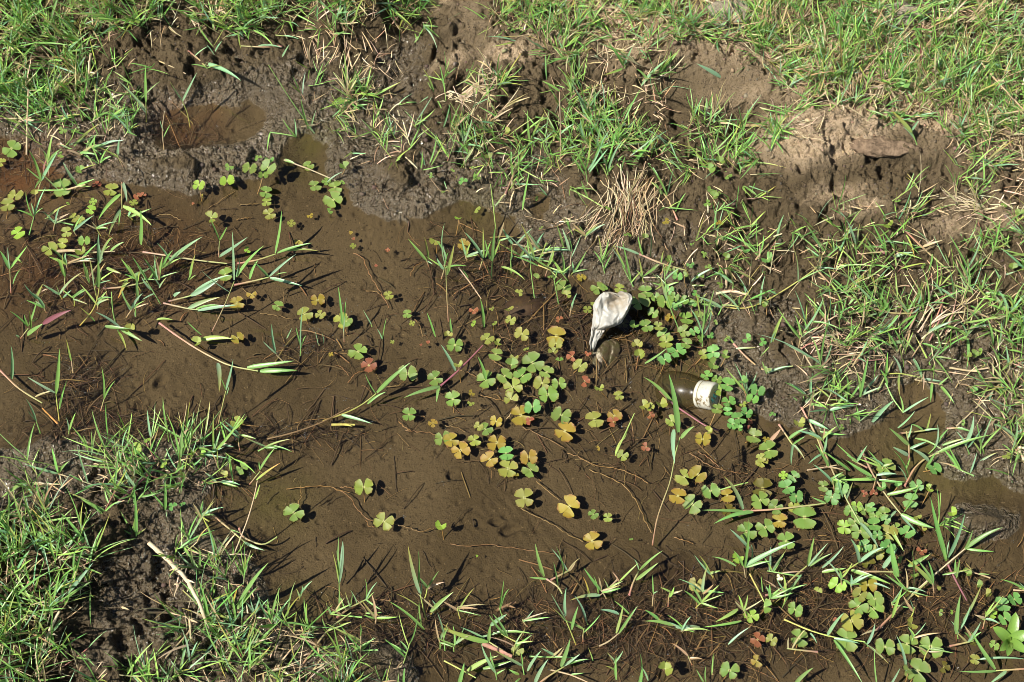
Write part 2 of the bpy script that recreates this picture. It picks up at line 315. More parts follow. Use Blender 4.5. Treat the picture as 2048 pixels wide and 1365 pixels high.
# ------------------------------------------------------------------ mesh helpers
def make_mesh(name, V, F, mat, col=None, smooth_=True, uv=None):
    V = np.asarray(V, np.float32); F = np.asarray(F, np.int32); me = bpy.data.meshes.new(name)
    me.vertices.add(len(V)); me.vertices.foreach_set('co', V.ravel()); k = F.shape[1]
    me.loops.add(F.size); me.loops.foreach_set('vertex_index', F.ravel())
    me.polygons.add(len(F)); me.polygons.foreach_set('loop_start', np.arange(0, F.size, k, dtype=np.int32))
    if smooth_: me.polygons.foreach_set('use_smooth', np.ones(len(F), bool))
    me.update()
    if col is not None:
        a = me.attributes.new('col', 'FLOAT_COLOR', 'POINT'); cc = np.ones((len(V), 4), np.float32); cc[:, :3] = col; a.data.foreach_set('color', cc.ravel())
    if uv is not None:
        u = me.uv_layers.new(name='UVMap'); u.data.foreach_set('uv', np.asarray(uv, np.float32)[F.ravel()].ravel())
    me.materials.append(mat); return me
def link(name, me, parent=None, loc=(0, 0, 0)):
    o = bpy.data.objects.new(name, me); sc.collection.objects.link(o); o.location = loc
    if parent is not None: o.parent = parent
    return o
def tag(o, label, cat, group=None, kind=None):
    if label: o['label'] = label
    if cat: o['category'] = cat
    if group: o['group'] = group
    if kind: o['kind'] = kind
    return o
nrm = lambda v: v/np.maximum(np.linalg.norm(v, axis=-1, keepdims=True), 1e-9)
SEG = 7
def blades(P0, PC, P1, W, face, C0, C1, blunt=0.):
    """batch of folded ribbons: quadratic curve P0-PC-P1, full width W, facing direction, base and tip colour."""
    P0, PC, P1, face, C0, C1 = [np.atleast_2d(a).astype(float) for a in (P0, PC, P1, face, C0, C1)]; W = np.atleast_1d(W).astype(float)
    t = np.linspace(0, 1, SEG+1)[None, :, None]
    c = (1-t)**2*P0[:, None]+2*t*(1-t)*PC[:, None]+t*t*P1[:, None]
    tg = 2*(1-t)*(PC-P0)[:, None]+2*t*(P1-PC)[:, None]
    sd = nrm(np.cross(tg, face[:, None])); up = nrm(np.cross(sd, tg))
    tt = t[0, :, 0]; pr = np.minimum(1, .45+tt*3.2)*np.power(np.clip(1-tt**(2.2+blunt), 0, 1), .9)+.015
    hw = (W[:, None]*pr[None]/2)[..., None]
    L = c-sd*hw+up*hw*.5; Rr = c+sd*hw+up*hw*.5; Mi = c
    V = np.stack([L, Mi, Rr], 2).reshape(-1, 3); n = len(P0)
    base = (np.arange(n)*(SEG+1)*3)[:, None, None]; s = (np.arange(SEG)*3)[None, :, None]
    q1 = np.array([0, 1, 4, 3]); q2 = np.array([1, 2, 5, 4])
    F = np.concatenate([(base+s+q1).reshape(-1, 4), (base+s+q2).reshape(-1, 4)])
    col = C0[:, None]*(1-t)+C1[:, None]*t; col = np.repeat(col[:, :, None], 3, 2).copy(); col[:, :, 1] *= 1.18
    return V, F, col.reshape(-1, 3)
def tubes(Pt, R, C, ns=5):
    """batch of tubes: Pt (n, m, 3), R (n, m), C (n, m, 3)"""
    Pt = np.asarray(Pt, float); n, m = Pt.shape[:2]; R = np.broadcast_to(R, (n, m)); C = np.broadcast_to(C, (n, m, 3))
    tg = nrm(np.gradient(Pt, axis=1)); ref = np.array([.13, .09, 1.]); a = nrm(np.cross(tg, ref)); b = np.cross(tg, a)
    th = np.arange(ns)*2*PI/ns
    V = Pt[:, :, None]+R[:, :, None, None]*(a[:, :, None]*np.cos(th)[None, None, :, None]+b[:, :, None]*np.sin(th)[None, None, :, None])
    i = np.arange(m-1)[:, None]; k = np.arange(ns)[None]; k2 = (k+1) % ns
    f = np.stack([i*ns+k, i*ns+k2, (i+1)*ns+k2, (i+1)*ns+k], -1).reshape(-1, 4)
    F = (np.arange(n)[:, None, None]*m*ns+f[None]).reshape(-1, 4)
    return V.reshape(-1, 3), F, np.repeat(C[:, :, None], ns, 2).reshape(-1, 3)
def merge(parts):
    V, F, C = [], [], []; k = 0
    for v, f, c in parts: V.append(v); F.append(f+k); C.append(c); k += len(v)
    return np.concatenate(V), np.concatenate(F), np.concatenate(C)
def smoothline(pts, m):
    pts = np.asarray(pts, float)
    if len(pts) == 2: pts = np.array([pts[0], (pts[0]+pts[1])/2, pts[1]])
    L = np.r_[0, np.cumsum(np.linalg.norm(np.diff(pts, axis=0), axis=1))]; L /= L[-1]
    q = np.stack([np.interp(np.linspace(0, 1, m), L, pts[:, k]) for k in range(3)], -1)
    for _ in range(2): q[1:-1] = (q[:-2]+2*q[1:-1]+q[2:])/4
    return q

COL = {'g': (.165, .325, .088), 'b': (.20, .355, .205), 'l': (.27, .415, .110), 'y': (.34, .30, .07), 't': (.36, .27, .16), 'p': (.33, .16, .12),
       'u': (.20, .07, .085), 'o': (.45, .20, .04), 'd': (.07, .04, .02), 'w': (.50, .40, .27), 'k': (.16, .09, .04)}
def jit(c, a=.16):
    c = np.array(c); return c*(1+random.uniform(-a, a))*(1+np.array([random.uniform(-a, a)*.6 for _ in range(3)]))

# ------------------------------------------------------------------ labels: clock direction from a landmark
LM = [('the white bag', 1215, 655), ('the white bottle cap', 1422, 795), ('the thick straw stalk', 372, 1180), ('the little round pool', 410, 245),
      ('the dead root tangle', 1255, 430), ('the wet mud lump', 1962, 1035), ('the broad-leaved seedling', 2018, 1285), ('the tall dark sedge', 1700, 170),
      ('the short orange stick', 1012, 1213), ('the straw bundle', 925, 192), ('the purple grass blade', 115, 632), ('the dark sunken leaf', 1055, 600)]
HR = ['twelve', 'one', 'two', 'three', 'four', 'five', 'six', 'seven', 'eight', 'nine', 'ten', 'eleven']
ORD = ['', 'second', 'third', 'fourth', 'fifth', 'sixth', 'seventh', 'eighth', 'ninth', 'tenth', 'eleventh', 'twelfth', 'thirteenth', 'fourteenth', 'fifteenth', 'sixteenth', 'seventeenth', 'eighteenth']
PENDING = []
def later(o, desc, px, py):
    l = min(LM, key=lambda m: math.hypot(m[1]-px, m[2]-py)); dx, dy = px-l[1], py-l[2]
    h = HR[int(round(math.degrees(math.atan2(dx, -dy))/30)) % 12]
    PENDING.append(((desc, l[0], h), math.hypot(dx, dy), o))
def flush():
    g = {}
    for k, d_, o in PENDING: g.setdefault(k, []).append((d_, o))
    for (desc, l, h), v in g.items():
        v.sort(key=lambda a: a[0])
        for i, (d_, o) in enumerate(v):
            o['label'] = f"{desc} at {h} o'clock from {l}" + (f", {ORD[i] if i < len(ORD) else 'outermost'} out" if i else (', first out' if len(v) > 1 else ''))

# ------------------------------------------------------------------ ground and water
g_o = link('ground', mesh_grid()); g_o.data.materials.append(M['mud']); g_o['kind'] = 'structure'
wm = make_mesh('water', [(-1.6, -1.3, 0), (1.6, -1.3, 0), (1.6, .42, 0), (-1.6, .42, 0)], [(0, 1, 2, 3)], M['water'])
w_o = link('water', wm); w_o['kind'] = 'structure'

# ------------------------------------------------------------------ water clovers
CLV = {
'A': "65,865,115,g 470,990,62,g3 362,1092,120,g 645,1103,90,y 563,1075,55,r3 205,1132,60,y2 90,1135,85,y 45,1190,90,y 540,1172,44,l 528,1220,62,l 400,1180,30,l2 775,1178,52,y 800,1140,50,r 830,1135,38,r3 1155,1078,72,l 1318,1055,90,l 1332,968,52,g3 1450,980,86,g 1500,920,44,g3 1558,975,92,g 1565,930,60,b3 1528,1020,60,g 1790,965,68,g 1545,1118,86,g 1548,1175,60,y 1565,1245,80,y 1830,1080,72,g 1895,1055,52,g 1945,1090,88,g 1937,1162,112,g 1905,1230,52,g2 2005,975,72,g3 1997,1055,38,g2 1225,1268,85,y3 1800,1252,38,o3 1692,1298,48,y 1180,1140,32,o2 1115,1192,36,r1 430,1265,62,y 465,1285,58,y 105,1355,82,l 385,1350,72,y 4,945,60,y 355,900,42,g3 365,755,52,g3 300,600,52,g3 260,690,40,g2 470,480,62,b3 435,765,42,g3 360,495,50,o3 665,135,66,g2 785,130,50,g3 1110,90,55,g2 1985,590,40,g3",
'D': "97,62,88,l 387,52,76,y 362,107,72,y 290,140,96,y 490,93,76,g 475,155,76,y3 1440,145,44,l3 1740,90,72,o2 1308,290,92,g 1375,452,92,o 1463,403,62,o3 1845,437,84,o 1612,472,68,g 1768,518,96,y 1862,522,64,y 1987,557,102,y 1380,656,82,o 755,610,82,y3 1145,685,80,y3 1378,1150,76,y 855,1242,52,l2 790,1305,80,l3 1165,1330,62,l2 1922,752,30,o",
'E': "78,42,54,o1 65,82,42,r1 75,123,36,y 208,225,46,r1 277,145,26,r 555,92,82,y2 718,117,78,o 282,410,62,y 390,518,58,g 418,572,34,y 497,675,52,r1 460,693,36,r1 303,680,26,y 37,560,76,g 106,737,114,g 168,817,94,r 1140,310,60,g2 1220,295,36,g2 1402,305,56,o 1300,365,90,g 1318,408,60,y3 1500,368,86,g 1625,370,62,y 1545,355,52,g2 1670,405,62,g2 1740,450,112,g 1437,492,52,y 1480,450,52,y2 1038,395,48,y3 975,487,76,y2 785,577,48,l2 905,578,40,y2 990,555,62,y 627,643,56,y3 1055,635,92,y 668,700,100,g 855,662,86,y 920,687,62,y3 905,753,86,g 1256,645,116,o 1253,690,82,y 1240,740,62,y3 775,495,56,r3 880,485,30,y3 688,812,62,y3 393,865,113,g 553,893,96,g 847,900,112,g 955,880,102,g 993,818,92,g3 1118,803,132,g 1060,878,110,g 1003,942,118,y 1200,858,82,g 1173,920,98,y 1270,922,88,g 1207,987,120,g 655,1013,98,g 767,975,42,o3 760,1035,40,y3 993,1015,96,y3 1000,985,36,l2 1118,1057,98,b 1050,1107,130,o 1105,1140,56,r3 907,1142,80,o 1285,1105,116,g 1477,1132,116,y 1593,1110,90,o 1590,1145,76,r3 1305,1198,128,o 843,1187,86,g 803,1172,56,y 780,1253,80,y 912,1265,116,o 595,1240,96,g 645,1250,92,o 700,1312,116,o 400,1103,88,g 540,1153,55,o 1508,950,60,y3 1617,993,62,y 1350,765,70,r3 1395,820,90,y 1420,910,70,r3 1275,790,50,g2 1440,745,40,r3 1275,550,46,r3 1740,760,90,y3 1725,700,70,y3 1887,785,82,b 1958,735,112,b 1895,682,96,y 1880,640,82,g 1777,588,90,g 1712,585,72,g3 1645,570,70,d3 1820,512,70,g 1918,540,62,o3 1890,450,112,g 1775,390,90,g 1830,420,62,g 2010,545,90,g 2000,620,82,g 1945,420,62,g 2010,690,72,g 1850,590,60,y 1760,1050,72,y3 1800,1060,62,y3 1925,1140,72,y 1860,1040,90,y3 1800,1105,52,r3 1640,1340,70,y 1508,1295,36,o2 1780,1290,60,r3 1915,205,62,g3 1942,277,54,g2 1770,75,56,g3 1670,60,42,g3 1190,112,30,g2 1170,22,30,g2 1015,770,60,y3 1080,715,40,y2",
'F': "60,300,56,g3 105,470,60,b3 130,400,50,b3 20,300,60,b 150,300,46,g3 95,230,44,b3 200,250,42,g3 60,440,62,g 20,470,60,b 120,620,60,b 160,660,52,g3 -30,380,60,b -40,260,46,g3 210,640,44,b3 250,560,40,g2 170,170,38,g3 110,110,36,g3 62,545,85,g3 140,535,72,g3 70,620,80,g 85,695,85,g 25,735,90,b3 172,755,70,y 225,740,86,b 300,655,50,g2 423,662,62,b3 510,680,52,b3 303,760,62,g3 232,812,84,g3 192,880,76,b 250,900,62,g 310,930,90,b 275,965,85,l2 395,905,70,b3 485,965,90,b 530,975,45,l2 455,1015,72,b 320,1030,82,b 250,1070,76,g 400,1040,42,y3 310,1085,62,b 420,1095,76,b 375,1125,86,b 340,1160,72,b 375,1185,62,b3 465,1230,102,g 550,1308,112,g 505,1355,62,y 535,1250,46,o3 725,1148,82,y3 572,1103,38,b3 165,1245,92,o 200,1200,62,y3 428,1160,62,r2 540,200,82,b3 410,148,62,b3 283,70,32,g2 300,190,62,g3 378,255,26,g2 265,350,42,g3 540,470,62,g2 1738,970,62,b3 1967,255,72,g3 1700,765,62,g3 1740,755,62,g3 1790,740,52,g2 1670,655,62,g2 1690,1150,42,g2 1930,1340,52,y3 545,835,42,g3 970,1175,36,g3 1440,235,40,g2",
'I': "508,85,76,y 60,172,106,y 140,160,110,o 22,283,112,o 212,253,112,g 307,280,90,o 108,332,118,g 500,308,116,g 590,347,92,g 697,347,76,y 757,408,152,g 612,428,96,o 530,465,120,g 420,490,125,g 650,545,115,g 695,170,72,b 635,162,52,l 655,235,100,b 708,285,90,b 865,227,66,g 1235,120,112,g 1208,235,72,b3 1515,128,84,b 1300,228,62,b3 1410,225,82,b 1485,243,62,l3 960,200,96,g 915,290,96,b 975,240,82,b 1378,310,96,b 990,465,90,l 1060,345,76,l 1025,370,82,g 1110,365,72,g 1080,490,122,g 1050,430,90,g 1145,350,62,b 1170,400,82,g 1225,385,82,g 1230,420,62,b 1160,450,92,b 1240,500,112,y 1355,495,86,b 1290,470,62,g 1245,575,92,b 1175,610,92,y 1110,570,82,b 1065,600,62,l2 1180,510,62,b 1320,660,56,g2 1410,400,62,y2 1440,470,62,y2 1612,378,76,l3 515,240,130,d 320,370,90,d 370,640,82,l3 1130,675,82,d3 1125,800,112,o 1165,880,106,g 1080,855,92,y 1160,940,122,g 1070,925,116,g 1030,1010,132,y 1003,1115,146,g 727,1107,112,g 703,943,96,g 448,982,86,l 520,930,110,g2 485,1118,92,r 565,1120,72,y 323,1297,118,g 482,1240,76,o3 127,802,92,y 615,755,42,y3 833,838,62,y2 945,802,102,l 920,1005,60,r1 1225,1160,122,g 1353,1143,126,g 1490,1157,142,g 1380,1025,82,y3 1417,1300,156,g 1365,1290,80,g2 1745,1233,64,y 1740,1135,42,d 1565,1275,76,d3 1540,958,46,g2 1840,970,76,l3 1905,915,96,b 1975,885,86,b 1920,995,82,b 1975,1010,62,b 1860,1150,62,g 1700,735,72,g3 1760,800,72,g2 1810,850,82,y2 1525,810,52,y1 1390,740,62,g2 1620,960,36,l2 1350,845,60,d2 1100,270,44,r3 1160,270,50,r3 1440,600,60,r3 1400,690,60,r3",
'H': "965,37,102,b 870,70,106,o 1095,55,104,o 977,125,118,y 1107,132,102,g 1018,167,46,o2 138,232,112,y 255,430,112,y 588,455,82,l3 1072,295,122,y 1332,345,130,o 1470,390,66,g 1555,408,56,y 1465,545,115,o 1632,52,72,y3 1940,285,10,y 1030,1180,76,y 1885,1290,100,y3 793,640,32,l1 1692,540,28,g2",
'G': "1708,382,120,g 1405,122,76,g 1305,163,62,y3 1005,345,52,b3 1055,322,42,b2 945,95,52,l2",
'B': "690,1268,54,l2 790,1215,52,y2 715,1055,52,b3 870,920,62,g2 960,770,60,y2 1010,805,26,y1 650,995,32,g2 537,1020,42,g2 795,1028,46,g3 1150,1158,36,g2 600,1120,26,g2 1890,1285,46,o3 1550,1215,40,g2",
'C': "1325,505,82,b3 1240,1305,86,l2 230,1145,62,g3 200,985,82,g2 310,1020,52,g2 265,940,62,g3 170,950,62,g2 265,1300,42,o3 330,1245,32,g2 1300,1175,38,g2 1850,55,52,g3 1895,85,52,g3 1835,95,46,g3 1920,40,46,g3 2010,240,62,g2 215,1100,46,g3 190,1180,46,g3 250,1130,46,g3 2010,1240,62,g3 1920,1185,42,g2 800,455,36,g2 1370,235,0,g",
}
CC = {'g': ((.150, .240, .050), .4), 'b': ((.125, .285, .070), .1), 'l': ((.22, .36, .050), .15), 'y': ((.225, .26, .050), .5), 'o': ((.255, .200, .028), .8),
      'r': ((.23, .082, .038), .5), 'd': ((.12, .12, .025), .3)}
CN = {'g': 'olive-green', 'b': 'fresh green', 'l': 'lime-green', 'y': 'yellowish', 'o': 'orange-tinged', 'r': 'reddish', 'd': 'dark submerged'}
def leaflet_mesh(k):
    r_ = random.Random(k); V, F, UV = [], [], []; ns, na = 7, 8; amp = r_.uniform(.02, .07); sk = r_.uniform(-.12, .12); wd = r_.uniform(.66, .76)
    nick = [r_.uniform(-1, 1) for _ in range(9)]
    if k >= 6: nick[r_.randint(1, 7)] = -9; nick[r_.randint(0, 8)] = -5
    for i in range(ns+1):
        s = .04+.96*(i/ns)**.9
        for j in range(na+1):
            t = -1+2*j/na
            hw = wd*s**.88*math.sqrt(max(0, 1-(s*.992)**4.2))
            x = s*(1-.05*t*t*s**3); x *= 1+.018*nick[j]*s*s
            y = t*hw+sk*s*s*.3
            V.append((x, y, amp*(t*t-.3)*s+.03*math.sin(3*s+k)*s)); UV.append((min(1, max(s, abs(t)*s**.6*.92)), t*.5+.5))
    for i in range(ns):
        for j in range(na):
            a = i*(na+1)+j; F.append((a, a+na+1, a+na+2, a+1))
    return make_mesh('leaflet', V, F, M['clover'], uv=UV)
LF = [leaflet_mesh(k) for k in range(8)]
def whole_clover_mesh(k, n):
    me = LF[k]; V0 = np.array([v.co[:] for v in me.vertices]); F0 = np.array([p.vertices[:] for p in me.polygons])
    UV0 = np.zeros((len(V0), 2))
    for l in me.loops: UV0[l.vertex_index] = me.uv_layers[0].data[l.index].uv[:]
    V, F, U = [], [], []
    for i in range(n):
        a = i*PI/2; R_ = np.array([[math.cos(a), -math.sin(a), 0], [math.sin(a), math.cos(a), 0], [0, 0, 1]]); F.append(F0+len(V0)*i); V.append(V0@R_.T); U.append(UV0)
    return make_mesh('water_clover', np.concatenate(V), np.concatenate(F), M['clover'], uv=np.concatenate(U))
WH = {n: whole_clover_mesh(n, n) for n in (1, 2, 3, 4)}
LIST = []
for t_, s_ in CLV.items():
    for it in s_.split():
        x, y, dd, c = it.split(','); n = int(c[1]) if len(c) > 1 else 4
        if float(dd) < 20: continue
        px, py = T2P(t_, float(x), float(y)); LIST.append((px, py, float(dd)/K, c[0], n))
kept = []
for it in LIST:
    if all(math.hypot(it[0]-k[0], it[1]-k[1]) > .22*(it[2]+k[2])*.5+1.5 for k in kept): kept.append(it)
print('CLOVERS', len(kept))
cut_ = sorted((k[2] for k in kept if k[3] != 'r'), reverse=True)[298]; SV, SF, SC, sk_ = [], [], [], 0
clover_pos = []
for i, (px, py, dp, c, n) in enumerate(kept):
    r_ = random.Random(i*13+5); p0 = P(px, py, 0); gh = float(hgt(p0[0], p0[1])); onbank = gh > .001
    if onbank: p = hit(px, py); lift = r_.uniform(.012, .022)
    else:
        p = p0; near = (px > 1240 and py < 880) or c == 'b' or n in (2, 3)
        lift = r_.uniform(.005, .016) if (near and c not in 'rdo') else .0008+.0009*(i % 3)
        if c == 'd': lift = -.004
    zc = p[2]+lift; p = P(px, py, zc); R_ = dp*mpp(px, py)*.5*1.1
    big = dp > 13; raised = lift > .004
    col, al = CC[c]; cl = jit(col, .12)
    tilt = (r_.uniform(-.22, .22), r_.uniform(-.22, .22)) if raised else (r_.uniform(-.07, .07), r_.uniform(-.07, .07))
    nm = 'withered_clover' if c == 'r' else 'water_clover'
    yaw = r_.uniform(0, 2*PI)
    if dp < cut_ and c != 'r':
        me = WH[n]; V0 = np.array([v_.co[:] for v_ in me.vertices]); Rm = np.array(Matrix.Rotation(yaw, 3, 'Z') @ Matrix.Rotation(tilt[0]+r_.uniform(-.3, .3), 3, 'X'))
        SV.append((V0*R_)@Rm.T+p); SF.append(np.array([f_.vertices[:] for f_ in me.polygons])+sk_); sk_ += len(V0)
        rad_ = np.clip(np.hypot(V0[:, 0], V0[:, 1]), 0, 1)[:, None]; SC.append(np.array(cl)*(1-.35*al*sst(.75, 1, rad_))+np.array([.2, .2, .05])*(1-sst(0., .2, rad_))); continue
    if not big:
        o = link(nm, WH[n]); root = o; o.scale = (R_,)*3; o.color = (*cl, al)
    else:
        root = bpy.data.objects.new(nm, None); sc.collection.objects.link(root); root.empty_display_size = .01
        up = r_.uniform(.25, .75) if (raised and n < 4) else (r_.uniform(0, .2) if raised else 0)
        for k in range(n):
            a = k*PI/2+r_.uniform(-.09, .09)+(.13 if k % 2 else -.13)*(1 if n == 4 else .3)
            lf = link('leaflet', r_.choice(LF), root); s = R_*r_.uniform(.88, 1.06); lf.scale = (s, s*r_.uniform(.92, 1.06), s)
            lf.rotation_euler = (0, -up-r_.uniform(-.02, .05), a)
            lf.location = (0, 0, .00025*k); lc = jit(cl, .06); lf.color = (*lc, al*r_.uniform(.6, 1.2))
        if raised or dp > 30:
            gz = float(hgt(p[0], p[1]))-zc; ex = r_.uniform(-.012, .012); ey = r_.uniform(0, .014)
            pts = smoothline([(0, 0, 0), (ex*.3, ey*.3, gz*.5), (ex, ey, gz-.002)], 6)
            v, f, cc = tubes(pts[None], .0007, np.array([.30, .19, .08])[None, None]); link('petiole', make_mesh('petiole', v, f, M['stem'], cc), root)
    root.location = p; root.rotation_euler = (tilt[0], tilt[1], yaw)
    root['category'] = 'clover leaf'; root['group'] = 'withered clover leaves' if c == 'r' else 'water clover leaves'
    sz = 'tiny' if dp < 16 else 'small' if dp < 26 else 'mid-sized' if dp < 35 else 'large'
    later(root, f"{sz} {CN[c]} {['', 'single leaflet', 'folded clover', 'ragged clover' if c in 'ry' else 'three-leaf clover', 'four-leaf clover'][n]}", px, py)
    clover_pos.append((px, py))

tag(link('clover_seedlings', make_mesh('clover_seedlings', np.concatenate(SV), np.concatenate(SF), M['blade'], np.concatenate(SC))), 'smallest young clover leaves scattered over the water and mud', 'clover seedlings', None, 'stuff')
